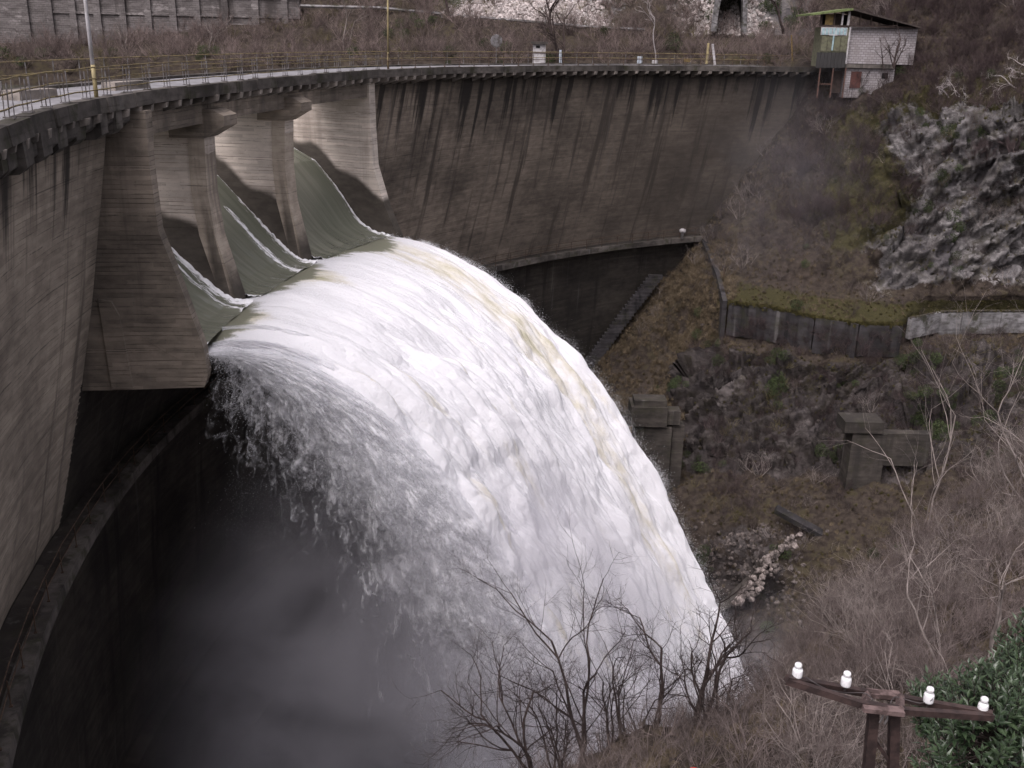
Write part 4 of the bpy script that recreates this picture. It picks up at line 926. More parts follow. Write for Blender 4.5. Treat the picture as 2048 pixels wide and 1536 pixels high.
def scatter(name, cname, P, scale, rg, label, cat, tilt=.15, kind='stuff', lean=None):
    n = len(P); me = bpy.data.meshes.new(name); me.vertices.add(n); me.vertices.foreach_set('co', P.astype(np.float32).ravel())
    rot = np.stack([rg.normal(0, tilt, n), rg.normal(0, tilt, n), rg.uniform(0, 6.28, n)], -1)
    if lean is not None: rot[:, :2] += lean
    for nm, tp, val in (('rot', 'FLOAT_VECTOR', rot), ('scl', 'FLOAT', scale)):
        at = me.attributes.new(nm, tp, 'POINT'); at.data.foreach_set('vector' if tp == 'FLOAT_VECTOR' else 'value', np.asarray(val, np.float32).ravel())
    o = bpy.data.objects.new(name, me); col.objects.link(o)
    ng = bpy.data.node_groups.new(name + '_scatter', 'GeometryNodeTree')
    ng.interface.new_socket('Geometry', in_out='INPUT', socket_type='NodeSocketGeometry'); ng.interface.new_socket('Geometry', in_out='OUTPUT', socket_type='NodeSocketGeometry')
    N_ = ng.nodes.new; L_ = ng.links.new
    gi = N_('NodeGroupInput'); go = N_('NodeGroupOutput'); ip = N_('GeometryNodeInstanceOnPoints'); ci = N_('GeometryNodeCollectionInfo')
    ci.inputs['Collection'].default_value = proto[cname]; ci.inputs['Separate Children'].default_value = True; ci.inputs['Reset Children'].default_value = True
    ar = N_('GeometryNodeInputNamedAttribute'); ar.data_type = 'FLOAT_VECTOR'; ar.inputs['Name'].default_value = 'rot'
    as_ = N_('GeometryNodeInputNamedAttribute'); as_.data_type = 'FLOAT'; as_.inputs['Name'].default_value = 'scl'
    e2 = N_('FunctionNodeEulerToRotation')
    L_(ar.outputs[0], e2.inputs[0]); L_(e2.outputs[0], ip.inputs['Rotation']); L_(as_.outputs[0], ip.inputs['Scale'])
    L_(gi.outputs[0], ip.inputs['Points']); L_(ci.outputs[0], ip.inputs['Instance']); ip.inputs['Pick Instance'].default_value = True; L_(ip.outputs[0], go.inputs[0])
    o.modifiers.new('scatter', 'NODES').node_group = ng
    return tag(o, label, cat, kind=kind)
def pick(P, dens, n, rg):
    """n random places on a terrain grid, by density"""
    d = (dens[:-1, :-1] * np.linalg.norm(np.cross(P[1:, :-1] - P[:-1, :-1], P[:-1, 1:] - P[:-1, :-1]), axis=-1)).ravel(); d = np.clip(d, 0, None); d /= d.sum()
    k = rg.choice(len(d), n, p=d); i, j = np.unravel_index(k, (P.shape[0] - 1, P.shape[1] - 1)); u = rg.random(n)[:, None]; v = rg.random(n)[:, None]
    return P[i, j] * (1 - u) * (1 - v) + P[i + 1, j] * u * (1 - v) + P[i, j + 1] * (1 - u) * v + P[i + 1, j + 1] * u * v, i, j
rg = np.random.default_rng(3)
soilw = np.clip(1 - rockw * 1.3, 0, 1)
patch = sstep(-.25, .3, fbm(Pb * .16 + 4, 3))
vis = (px > 1180) & (ri > .3) & (ri < 11.3)
benchw = sstep(3.9, 4.2, ri) * (1 - sstep(5.6, 6, ri))
P, i, j = pick(Pb2, vis * (soilw * (.25 + patch) * (1 - .8 * benchw) * (1 - .55 * sstep(5.5, 6.5, ri) * (px < 1420)) + .06), 2600, rg)
scatter('brushwood', 'bush_far', P, rg.uniform(.5, 1.7, len(P)) * np.where(px[i, j] < 1420, .6, 1), rg, 'bare brown brushwood covering the slope across the gorge', 'brushwood')
M['twig_purple'] = bark('twig_purple', (0.045, 0.032, 0.033), (0.085, 0.064, 0.064), .35)
proto_col('bush_dark', [bush_mesh(130 + i, 9, 2, .013, M['twig_purple'], split=(4, 6)) for i in range(4)])
P, i, j = pick(Pb2, vis * (1 - .9 * rockw) * sstep(1480, 1640, px) * (1 - sstep(3.2, 3.8, ri)) * sstep(.4, .9, ri), 1100, rg)
scatter('brushwood', 'bush_dark', P, rg.uniform(1.0, 2.6, len(P)), rg, 'dense dark purplish brush around and right of the white house', 'brushwood')
P, i, j = pick(Pb2, vis * sstep(1380, 1440, px) * sstep(5.9, 6.2, ri) * (1 - sstep(8.6, 9.4, ri)), 500, rg)
scatter('brushwood', 'bush_dark', P, rg.uniform(.6, 1.7, len(P)), rg, 'dark brush hanging over the rocks below the retaining walls', 'brushwood')
P, i, j = pick(Pb2, vis * (.2 + .8 * soilw) * sstep(.05, .35, fbm(Pb * .14 + 77, 3)), 130, rg)
scatter('brushwood', 'bush_grey', P, rg.uniform(1.2, 3.2, len(P)), rg, 'tall greyish bare shrubs standing out of the slope across the gorge', 'brushwood')
P, i, j = pick(Pb2, vis * (.3 + rockw) * sstep(.0, .3, fbm(Pb * .17 + 97, 3)), 260, rg)
scatter('brushwood', 'bush_olive', P, rg.uniform(.6, 1.6, len(P)), rg, 'yellowish green scrub rooted in the rocks across the gorge', 'brushwood')
P, i, j = pick(Pb2, vis * np.clip(mossw + .12, 0, 1), 4200, rg)
scatter('moss_grass', 'moss', P, rg.uniform(.15, .4, len(P)), rg, 'mossy green grass on the ledges across the gorge', 'grass')
P, i, j = pick(Pb2, vis * soilw * (.3 + sstep(0, .4, fbm(Pb * .2 + 40, 3))), 9000, rg)
scatter('dry_grass', 'grass', P, rg.uniform(.2, .55, len(P)), rg, 'dry brown grass on the slope across the gorge', 'grass', .35)
M['grass_tan'] = bark('grass_tan', (0.10, 0.078, 0.052), (0.165, 0.13, 0.088), .35)
proto_col('grass_tan', [tuft_mesh(40 + i, 60, M['grass_tan'], .014, 1.0) for i in range(3)])
P, i, j = pick(Pb2, vis * soilw * (px < 1470) * sstep(3.0, 3.3, ri) * (1 - sstep(7, 8, ri)) * (.3 + sstep(-.2, .3, fbm(Pb * .3 + 5, 3))), 2600, rg)
scatter('dry_grass', 'grass_tan', P, rg.uniform(.35, .9, len(P)), rg, 'long tan dead grass on the steep slope below the dam walkway', 'grass', .35)
P, i, j = pick(Pb2, vis * (.15 + .8 * rockw) * sstep(.05, .4, fbm(Pb * .22 + 60, 3)), 420, rg)
scatter('evergreen_scrub', 'ivy', P, rg.uniform(.4, 1.5, len(P)), rg, 'dark evergreen scrub clinging to the rock face', 'scrub')
P, i, j = pick(Pb2, vis * np.maximum(sstep(9.2, 9.6, ri) * (1 - sstep(10.4, 10.8, ri)) * (px < 1620) * (px > 1360), .002 + .006 * (benchw > .3)), 700, rg)
scatter('stones', 'stones_brown', P, rg.uniform(.15, .75, len(P)) ** 1.2, rg, 'loose grey stones lying on the slope across the gorge', 'stones', .6)
# behind the dam
vish = (rh > 1.1) & (rh < 6.5) & (pxh > -250) & (pxh < 1750)
P, i, j = pick(Ph2, vish * ((1 - screeh) * .9 + .12) * (.3 + sstep(-.3, .25, fbm(Ph * .13, 3))), 2600, rg)
scatter('brushwood', 'bush_bg', P, rg.uniform(.9, 3.2, len(P)), rg, 'bare brown brushwood on the hill behind the dam crest', 'brushwood')
P, i, j = pick(Ph2, vish * sstep(.0, .3, fbm(Ph * .1 + 9, 3)), 300, rg)
scatter('brushwood', 'bush_olive', P, rg.uniform(.8, 2.2, len(P)), rg, 'yellowish green scrub between the brown bushes behind the dam crest', 'brushwood')
P, i, j = pick(Ph2, vish * sstep(.1, .4, fbm(Ph * .11 + 29, 3)), 170, rg)
scatter('evergreen_scrub', 'ivy', P, rg.uniform(.8, 2.0, len(P)), rg, 'dark evergreen bushes on the hill behind the dam crest', 'scrub')
P, i, j = pick(Ph2, vish * np.where(screeh > .12, screeh, 0), 4200, rg)
scatter('scree', 'stones', P, rg.uniform(.25, 1.0, len(P)) ** 1.3, rg, 'pale rubble scree on the hill behind the dam', 'scree', .6)
# near bank
pxn = np.linspace(colsN[0], colsN[-1], 300)[:, None] + 0 * rin[None, :]; rn_ = rin[None, :] + 0 * pxn
visn = (rn_ > .55) & (rn_ < 3.6) & (pxn > 940)
P, i, j = pick(Pn2, visn * (.35 + sstep(-.3, .3, fbm(Pn * .25, 3))), 1500, rg)
scatter('brushwood', 'bush_near', P, rg.uniform(.55, 1.5, len(P)), rg, 'thicket of bare brown twigs on the near bank', 'brushwood')
P, i, j = pick(Pn2, visn * sstep(.0, .4, fbm(Pn * .22 + 7, 3)) * (pxn > 1600), 160, rg)
scatter('brushwood', 'bush_grey', P, rg.uniform(1.0, 2.4, len(P)), rg, 'taller greyish bare shrubs among the thicket of the near bank', 'brushwood')
P, i, j = pick(Pn2, visn * (.2 + sstep(-.1, .4, fbm(Pn * .3 + 17, 3))), 5000, rg)
scatter('dry_grass', 'grass', P, rg.uniform(.15, .4, len(P)), rg, 'dry grass under the thicket of the near bank', 'grass', .4)

# single bare trees
def bare_tree(name, label, base, stems, seed, mat, maxl=4, rad=.07, split=(3, 5), spread=.6, up=.1, group=None, sides=5, ratio=.58, wig=.13, cat='tree', crown_from=2):
    rg_ = np.random.default_rng(seed); out = [[] for _ in range(maxl + 1)]
    for tip, r in stems:
        d = np.array(tip, float); L = np.linalg.norm(d)
        grow(out, rg_, np.array(base) + [rg_.normal(0, .05), rg_.normal(0, .05), -.3], d, L * .62, rad * r, 0, maxl, split, spread, up, wig, 6, ratio, .55)
    root = empty(name, tuple(float(x) for x in base)); tag(root, label, cat, group)
    a = [np.array(x) for x in out]; tk = np.concatenate([x for x in a[:crown_from] if len(x)]); cr_ = np.concatenate([x for x in a[crown_from:] if len(x)])
    for nm, S, sd in (('trunk', tk, sides), ('crown', cr_, 3)):
        me = seg_mesh(nm, S, mat, sd); o = bpy.data.objects.new(nm, me); col.objects.link(o); reparent(o, root)
    return root
def stem_to(bpx, bpy_, y, tips):
    b = at_y(bpx, bpy_, y); return b, [(at_y(tx, ty, y + dy) - b, r) for tx, ty, dy, r in tips]
trees = [
 ('bare dark tree forking into several upright stems, standing before the foot of the white jet', 1168, 1500, 24, [(1110, 1120, 0, 1), (1165, 1120, .5, 1.1), (1240, 1150, -.3, 1), (1060, 1210, .4, .7)], .062, 1),
 ('bare dark tree with one thick trunk and wide crown beside the jet edge', 1392, 1450, 25, [(1375, 1160, 0, 1.5), (1440, 1190, .6, 1)], .085, 2),
 ('low spreading bare tree with stems leaning far out over the misty water', 1072, 1545, 22.5, [(890, 1300, 0, 1), (960, 1240, .3, 1), (1010, 1240, -.4, .9), (1055, 1250, .6, .8)], .058, 3),
 ('slim bare tree with a broken stump beside it on the near bank', 1312, 1470, 24.5, [(1295, 1180, 0, 1.1), (1335, 1260, .4, .7)], .07, 4),
 ('small bare tree leaning to the right over the edge of the near bank', 1445, 1425, 26, [(1500, 1280, 0, 1), (1430, 1270, .4, .8)], .05, 5),
 ('thin bare sapling with many low shoots between the taller dark trees', 1225, 1500, 23.5, [(1215, 1260, 0, .9), (1260, 1270, .3, .8), (1180, 1290, -.2, .7)], .045, 6),
 ('bare dark tree of slender crossing stems between the forked tree and the thick trunk', 1265, 1490, 25.5, [(1250, 1200, 0, 1), (1290, 1230, .5, .9), (1310, 1300, -.4, .8), (1230, 1280, .2, .7)], .055, 8),
 ('bushy bare tree crossing its branches with the wide crown beside the jet', 1420, 1450, 24, [(1350, 1240, 0, .9), (1400, 1230, .5, .9), (1470, 1240, -.4, .9), (1500, 1310, .2, .8)], .05, 9),
 ('low twiggy bare tree between the leaning tree and the forked tree', 1110, 1530, 24, [(1060, 1290, 0, .9), (1120, 1280, .5, .9), (1150, 1330, -.4, .8)], .045, 10),
 ('twiggy low bare bush at the very edge of the near bank below the mist', 1130, 1545, 21.5, [(1110, 1330, 0, .9), (1160, 1340, .3, .8), (1090, 1380, -.3, .7)], .04, 7),
]
for lb, bx, by, y, tips, rad, sd in trees:
    b, st = stem_to(bx, by, y, tips); bare_tree('bare_tree', lb, b, st, sd, M['twig_dark'], 4, rad * .85, (3, 6), .66, .05, 'bare dark trees before the jet')
for lb, bx, by, y, tips, rad, sd in [
 ('tall pale-barked sapling rising out of the brown thicket on the near bank', 1850, 1070, 41, [(1885, 640, 0, 1), (1700, 830, .5, .7), (1820, 800, -.5, .6)], .05, 11),
 ('pale bare tree whose long branches reach in over the thicket from the right', 2110, 1050, 37, [(1880, 690, 0, 1), (1950, 640, .5, .9), (1890, 800, -.5, .8), (2060, 640, 0, .8)], .05, 12),
 ('grey leaning sapling above the dark green evergreen on the near bank', 1880, 1330, 22, [(1700, 1130, 0, 1), (1960, 1080, .4, .8)], .045, 13),
 ('slender grey sapling with forked top standing in the near thicket', 1985, 1290, 20, [(1950, 980, 0, 1), (2030, 1000, .4, .8)], .04, 14)]:
    b, st = stem_to(bx, by, y, tips); bare_tree('bare_tree', lb, b, st, sd, M['twig_grey'], 4, rad, (2, 4), .6, .05, 'pale saplings on the near bank')
for lb, bx, by, y, tips, rad, sd, mt in [
 ('big bare tree with a wide crown behind the railing next to the white hut', 1122, 122, 129, [(1120, -60, 0, 1.6), (1070, -20, 0, .8), (1180, -20, 1, .8)], .17, 21, 'twig_dark'),
 ('slim birch-like trunk leaning right behind the railing', 1313, 122, 127, [(1335, -30, 0, 1)], .09, 22, 'twig_pale'),
 ('dark bare trunk leaning left against the rock beside the tunnel mouth', 1567, 62, 131, [(1545, -40, 0, 1.2)], .16, 23, 'twig_dark'),
 ('dark upright trunk in front of the pale rubble on the far hill', 897, 28, 146, [(892, -120, 0, 1.3)], .16, 24, 'twig_dark'),
 ('grey bare tree on the brown slope above the railing', 690, 100, 139, [(670, -20, 0, 1), (730, 0, 1, .8)], .08, 25, 'twig_grey'),
 ('grey bare tree in the scrub below the stone wall', 420, 105, 142, [(410, 10, 0, 1), (450, 20, 0, .8)], .08, 26, 'twig_grey'),
 ('thin bare tree between the white lamp post and the stone wall', 250, 108, 143, [(245, 10, 0, 1), (230, 30, 0, .7)], .07, 27, 'twig_grey'),
 ('dark bare tree with level branches standing before the white house wall', 1790, 130, 113.5, [(1795, 35, 0, 1.3), (1765, 60, 0, .8), (1830, 60, 0, .8)], .10, 28, 'twig_dark'),
 ('thin dark bare tree beside the level-branched tree at the white house', 1768, 130, 113.8, [(1760, 60, 0, 1)], .08, 29, 'twig_dark'),
 ('bare shrub hiding the lower white wall of the house', 1765, 185, 113.5, [(1735, 150, 0, 1), (1770, 140, 0, 1), (1790, 150, 0, .8)], .06, 30, 'twig_dark')]:
    b, st = stem_to(bx, by, y, tips); bare_tree('bare_tree', lb, b, st, sd, M[mt], 3, rad, (3, 5), .65, .05, None, 5, .5)
PSL = ('widest bleached whitish shrub with tangled branches above the grey rock face', 'low bleached shrub drooping over the upper edge of the grey rock face', 'bleached whitish shrub highest up the slope above the rock face', 'small bleached shrub on the house side of the bigger bleached shrubs')
for k, (bx, by, y, tips) in enumerate([(1985, 215, 110, [(1890, 130, 0, 1), (1960, 100, 0, 1), (2040, 120, -1, 1), (1920, 190, 0, .8)]), (1960, 250, 109, [(1900, 160, 0, 1), (1930, 250, -1, .9), (1990, 170, 0, .9)]), (2060, 180, 108, [(1990, 100, 0, 1), (2050, 80, 0, 1), (2020, 190, -1, 1)]), (1900, 190, 111, [(1880, 140, 0, 1), (1930, 150, 0, 1)])]):
    b, st = stem_to(bx, by, y, tips)
    bare_tree('pale_shrub', PSL[k], b, st, 40 + k, M['twig_pale'], 4, .085, (4, 6), .9, -.03, 'bleached shrubs above the rock face', 4, .55, .2, 'shrub')
# ---------------------------------------------------------------- buildings, walls and small things
def slab_px(mb, x0, y0, x1, y1, Y, depth, bev=0):
    a = at_y(x0, y0, Y); b = at_y(x1, y1, Y); c = at_y(x0, y1, Y); d = at_y(x1, y0, Y)
    xa, xb = (a[0] + c[0]) / 2, (b[0] + d[0]) / 2; zt, zb = (a[2] + d[2]) / 2, (b[2] + c[2]) / 2
    mb.box(((xa + xb) / 2, Y + depth / 2, (zt + zb) / 2), (xb - xa, depth, zt - zb)); return (xa, xb, zb, zt)
def part_px(root, name, mat, x0, y0, x1, y1, Y, depth, label=None):
    mb = MB(); slab_px(mb, x0, y0, x1, y1, Y, depth); o = reparent(mb.build(name, mat), root)
    if label: o['label'] = label
    return o
def flatmat(name, c, c2=None, rough=.85, sc=3.0, st=(1, 1, 1)): return simple(name, c, c2, sc, rough, .3, None, 0, .2, 'pos', st)
# white brick
t = NT('white_brick'); V = t.pos(); u = t.sep(V)
bk = t.n('ShaderNodeTexBrick'); t.put(bk.inputs['Vector'], t.comb(u[0], u[2], 0.0)); bk.inputs['Scale'].default_value = 1.0
bk.inputs['Brick Width'].default_value = .5; bk.inputs['Row Height'].default_value = .25; bk.inputs['Mortar Size'].default_value = .03
bk.inputs['Color1'].default_value = (.33, .305, .315, 1); bk.inputs['Color2'].default_value = (.26, .236, .24, 1); bk.inputs['Mortar'].default_value = (.17, .15, .15, 1)
c = t.mix(t.math('MULTIPLY', t.map(t.noise(t.vmul(V, (1, 1, .35)), .9, 6, .7), .45, .7), .7), bk.outputs[0], (0.2, 0.175, 0.17))
M['brick'] = t.pbr(c, .9, t.bump(t.math('ADD', bk.outputs['Fac'], t.noise(V, 6, 4)), .4, .03))
M['board_green'] = flatmat('board_green', (0.13, 0.13, 0.085), (0.09, 0.085, 0.06)); M['board_dark'] = flatmat('board_dark', (0.045, 0.043, 0.042), (0.028, 0.026, 0.026), .8, 3, (6, 6, .3))
M['roof_green'] = flatmat('roof_green', (0.14, 0.17, 0.07), (0.09, 0.11, 0.05)); M['roof_brown'] = flatmat('roof_brown', (0.06, 0.047, 0.042), (0.035, 0.028, 0.026))
M['wood_ochre'] = flatmat('wood_ochre', (0.19, 0.13, 0.05), (0.11, 0.08, 0.04)); M['wood_dark'] = flatmat('wood_dark', (0.05, 0.036, 0.03), (0.03, 0.022, 0.02))
M['cyan'] = flatmat('window_cyan', (0.33, 0.44, 0.46), (0.22, 0.3, 0.32), .3); M['white'] = flatmat('white_paint', (0.45, 0.43, 0.435), (0.27, 0.25, 0.25))
M['red_rust'] = flatmat('door_rust_red', (0.095, 0.04, 0.034), (0.06, 0.03, 0.027)); M['post_red'] = flatmat('post_red_brown', (0.10, 0.055, 0.042), (0.065, 0.038, 0.032))
M['black'] = flatmat('dark_interior', (0.02, 0.018, 0.018), (0.012, 0.011, 0.011))
Y0 = 116.0
h = empty('keeper_house', tuple(float(x) for x in at_y(1735, 190, Y0))); tag(h, 'small white brick house on stilts with a green and brown roof beside the dam', 'house')
part_px(h, 'wall', M['brick'], 1698, 55, 1831, 128.5, Y0, 4.5)
part_px(h, 'floor_slab', M['edge'], 1690, 129, 1790, 136.5, Y0 - .25, 4.9)
lw = part_px(h, 'lower_wall', M['brick'], 1688, 137, 1786, 196, Y0 + .1, 4.0)
dr_ = part_px(h, 'door', M['red_rust'], 1701, 143, 1722, 176, Y0 + .02, .1, 'rust red door in the lower white wall')
part_px(h, 'window', M['black'], 1764, 146, 1776, 157, Y0 + .03, .1)
cb = part_px(h, 'cabin', M['board_green'], 1642, 55, 1694, 134, Y0 - .4, 3.2)
for k in range(4): part_px(h, 'panel', M['board_green'], 1642.5 + k * 13, 72, 1654 + k * 13, 103, Y0 - .47, .06)
for k in range(8):
    a = 1633 + k * 7.3; part_px(h, 'board', M['board_dark'], a, 104.5 + (k % 3) * .3, a + 6.9, 135.5, Y0 - .62 - .02 * (k % 2), .12, None)
wf = part_px(h, 'window', M['white'], 1642, 54.5, 1695, 70.5, Y0 - .47, .06)
for k in range(7):
    m_ = MB(); slab_px(m_, 1644 + k * 7.3, 56, 1649.4 + k * 7.3, 69.5, Y0 - .5, .04); o = m_.build('pane', M['cyan']); o.parent = wf
part_px(h, 'mullion', M['cyan'], 1664.5, 71, 1667.5, 101, Y0 - .53, .05); part_px(h, 'mullion', M['white'], 1659, 69, 1676, 71, Y0 - .54, .05)
part_px(h, 'corner_post', M['white'], 1695, 53, 1698, 128, Y0 - .5, .3)
part_px(h, 'beam', M['wood_dark'], 1640, 51.5, 1832, 54.2, Y0 - .55, .35)
for x0, x1, mt in ((1641, 1645, 'wood_dark'), (1668, 1671, 'wood_dark'), (1684, 1687, 'white'), (1696, 1700, 'white'), (1720, 1722, 'wood_dark'), (1742, 1744, 'wood_dark'), (1786, 1788, 'wood_dark')):
    yt = np.interp((x0 + x1) / 2, [1620, 1700, 1833], [30, 22, 57]); part_px(h, 'attic_post', M[mt], x0, yt, x1, 51.5, Y0 - .4, .2)
part_px(h, 'attic_panel', M['wood_ochre'], 1651, 28, 1667, 51.5, Y0 - .25, .08); part_px(h, 'attic_panel', M['wood_dark'], 1671.5, 27, 1683.5, 51.5, Y0 + .4, .08)
part_px(h, 'attic_back', M['black'], 1643, 29, 1700, 51, Y0 + 3.0, .1); 
for nm, pts, mt in (('roof', [(1617, 28), (1701, 16.5), (1701, 21), (1617, 31.5)], 'roof_green'), ('roof', [(1701.2, 16.8), (1836, 54), (1836, 57), (1701.2, 21)], 'roof_brown')):
    P4 = np.array([at_y(a, b, Y0) for a, b in pts]); f_ = P4.copy(); f_[:, 1] = Y0 - 1.0; g_ = P4.copy(); g_[:, 1] = Y0 + 5.2
    mb = MB(); mb.add(np.concatenate([f_, g_]), [(0, 1, 2, 3), (7, 6, 5, 4), (0, 4, 5, 1), (1, 5, 6, 2), (2, 6, 7, 3), (3, 7, 4, 0)]); reparent(mb.build(nm, M[mt]), h)
for x in (1637.5, 1663.5, 1688.5): part_px(h, 'stilt', M['post_red'], x - 1.2, 136, x + 1.2, 196, Y0 - .6, .16)
part_px(h, 'cross_bar', M['post_red'], 1638, 167, 1664, 169, Y0 - .58, .1); part_px(h, 'stair_panel', M['wood_dark'], 1664, 142, 1683, 186, Y0 + .6, .2)

# stone retaining wall on the far hill, with buttresses
t = NT('stone_wall'); V = t.pos(); u = t.sep(V)
bk = t.n('ShaderNodeTexBrick'); t.put(bk.inputs['Vector'], t.comb(t.math('ADD', u[0], t.math('MULTIPLY', t.noise(V, 1.2, 3), .25)), t.math('ADD', u[2], t.math('MULTIPLY', t.noise(V, .7, 3), .3)), 0.0)); bk.inputs['Scale'].default_value = 1.0
bk.inputs['Brick Width'].default_value = .62; bk.inputs['Row Height'].default_value = .3; bk.inputs['Mortar Size'].default_value = .025
bk.inputs['Color1'].default_value = (.15, .136, .137, 1); bk.inputs['Color2'].default_value = (.105, .094, .094, 1); bk.inputs['Mortar'].default_value = (.055, .048, .047, 1)
c = t.mix(.55, bk.outputs[0], t.mix(t.map(t.noise(t.vmul(V, (.35, .35, 1.6)), 1.2, 6, .7), .35, .65), (0.07, 0.06, 0.056), (0.2, 0.178, 0.172))); c = t.mix(t.map(t.noise(t.vmul(V, (.5, .5, 1.2)), .6, 6, .7), .56, .68), c, (0.27, 0.245, 0.24)); c = t.mix(t.map(t.noise(t.vmul(V, (.35, .35, .08)), 1, 4, .6), .52, .66), c, (0.06, 0.052, 0.05))
M['stonewall'] = t.pbr(c, .95, t.bump(t.math('ADD', bk.outputs['Fac'], t.noise(V, 3, 5)), .7, .08))
sw = empty('stone_wall', tuple(float(x) for x in at_y(250, 84, 151))); tag(sw, 'tall grey stone retaining wall with shallow buttresses on the hill behind the dam', 'wall')
part_px(sw, 'wall', M['stonewall'], -260, -14, 600, 92, 151, 1.2); part_px(sw, 'ledge', M['stonewall'], -260, -20, 604, -14, 150.6, 1.8)
part_px(sw, 'ledge', M['stonewall'], 90, 28, 600, 31.5, 150.75, .6)
for k, x in enumerate((-120, -20, 50, 100, 146, 194, 246, 296, 345, 395, 450, 510, 570)): part_px(sw, 'buttress', M['stonewall'], x - 6, -10, x + 6 + k % 3, 90, 150.6, .8)
# kerb line of the road on the far hill
rd = MB(); P = np.array([at_y(a, b, y) for a, b, y in ((600, 12, 150), (760, 16, 149), (900, 30, 146), (1060, 44, 142), (1160, 53, 139.5), (1290, 60, 137))])
rd.tube(P, .22, 4); tag(rd.build('road_kerb', M['pale_wall']), 'pale kerb of the road crossing the hill behind the dam', 'kerb')

# tunnel mouth
Yt = 134.0; tn = empty('tunnel_portal', tuple(float(x) for x in at_y(1455, 66, Yt))); tag(tn, 'arched tunnel mouth with a pale stone ring in the rock behind the dam', 'tunnel')
cx_ = at_y(1459, 40, Yt)[0]; zb_ = at_y(1457, 64, Yt)[2]; cz_ = zb_; KZ = 3.1
r0, r1 = 1.62, 2.15; nst = 0
def voussoir(a0, a1, name='stone'):
    mb = MB(); q = [(r0, a0), (r1, a0), (r1, a1), (r0, a1)]; F4 = np.array([(cx_ + r * math.cos(a), Yt - .5, cz_ + (r + .6) * KZ * math.sin(a)) for r, a in q]); B4 = F4.copy(); B4[:, 1] += 1.0
    mb.add(np.concatenate([F4, B4]), [(0, 1, 2, 3), (7, 6, 5, 4), (0, 4, 5, 1), (1, 5, 6, 2), (2, 6, 7, 3), (3, 7, 4, 0)]); reparent(mb.build(name, M['pale_wall']), tn)
for k in range(25): voussoir(math.pi * (k + .04) / 25, math.pi * (k + .96) / 25)
a_ = np.linspace(0, math.pi, 18); pr = np.array([(cx_ + r0, zb_ - .3)] + [(cx_ + r0 * math.cos(a), cz_ + (r0 + .6) * KZ * math.sin(a)) for a in a_] + [(cx_ - r0, zb_ - .3)])
L0 = np.stack([pr[:, 0], 0 * pr[:, 0] + Yt - .3, pr[:, 1]], -1); L1 = L0 + [1.2, 9, 0]
reparent(grid_mesh('lining', np.stack([L0, L1], 1), M['old'], smooth=True), tn)
mb = MB(); mb.add(L1, [tuple(range(len(L1)))]); reparent(mb.build('inner_wall', M['stonewall']), tn)

# small things along the crest behind the railing
Yh = 116.0; hut = empty('hut', tuple(float(x) for x in at_y(1079, 127, 112))); tag(hut, 'tiny pale hut with a flat roof behind the crest railing', 'hut')
part_px(hut, 'wall', M['white'], 1066, 88, 1091, 128, 112, 1.8); part_px(hut, 'roof', M['edge'], 1062, 83.5, 1096, 88, 111.7, 2.4)
part_px(hut, 'window', M['black'], 1072, 91, 1080, 96, 111.95, .1); part_px(hut, 'plinth', M['stonewall'], 1066, 104, 1091, 106, 111.93, .1)
def post_px(name, x, y0, y1, Y, r, mat, label, cat, top=None):
    a = at_y(x, y1, Y); b = at_y(x if top is None else top, y0, Y); mb = MB(); mb.tube([a, b], [r, r * .92], 8); 
    return tag(mb.build(name, mat, smooth=False), label, cat)
def barrel_px(x, y0, y1, Y, r, mat, label):
    a = at_y(x, y1, Y); b = at_y(x, y0, Y); H = b[2] - a[2]; mb = MB(); mb.lathe([(r * .96, 0), (r, .02), (r, H * .32), (r * 1.05, H * .34), (r, H * .37), (r, H * .64), (r * 1.05, H * .67), (r, H * .7), (r, H * .97), (r * .95, H)], 12, a)
    return tag(mb.build('barrel', mat), label, 'barrel', 'barrels behind the crest railing')
M['blue_white'] = flatmat('blue_white', (0.45, 0.5, 0.56), (0.3, 0.33, 0.38))
post_px('marker_post', 1121, 100, 128, 118, .16, M['blue_white'], 'short pale blue post behind the railing at the big bare tree', 'post')
barrel_px(1279, 113, 128, 122, .30, M['blue_white'], 'upright pale blue barrel behind the crest railing'); barrel_px(1309, 120.5, 129, 122, .33, M['white'], 'white tub behind the railing beside the birch-like trunk')
for a, b, mt, lb in ((1413, 1417, 'pole_yellow', 'yellow pole leaning together with a white pole behind the railing'), (1430, 1425, 'white', 'white pole leaning together with a yellow pole behind the railing')): post_px('leaning_pole', a, 86 if a < 1420 else 88, 130, 121, .15, M[mt], lb, 'pole', b)
sg = empty('round_sign', tuple(float(x) for x in at_y(993, 126, 126))); tag(sg, 'dark round sign seen from behind above the crest railing', 'sign')
b = at_y(993, 82, 126); mb = MB(); mb.lathe([(.02, -.03), (.72, -.03), (.75, 0), (.72, .03), (.02, .03)], 24, b, np.array(Euler((R_(90), 0, .3)).to_matrix())); reparent(mb.build('disc', M['greypipe']), sg)
mb = MB(); mb.tube([at_y(993, 126, 126.1), b + [0, .1, 0]], .04, 6); reparent(mb.build('pole', M['greypipe']), sg)
nb_ = empty('notice_board', tuple(float(x) for x in at_y(1375, 129, 121))); tag(nb_, 'small yellowish notice board on two legs behind the crest railing', 'notice board')
part_px(nb_, 'board', M['wood_ochre'], 1368, 118, 1382, 124, 121, .05); 
for x in (1370, 1379.5): part_px(nb_, 'leg', M['wood_dark'], x, 124, x + 1.2, 130, 121, .05)
sgr = post_px('utility_pole', 1585, 70, 130, 124, .09, M['wood_ochre'], 'thin brown pole behind the railing near the house', 'pole', 1583)

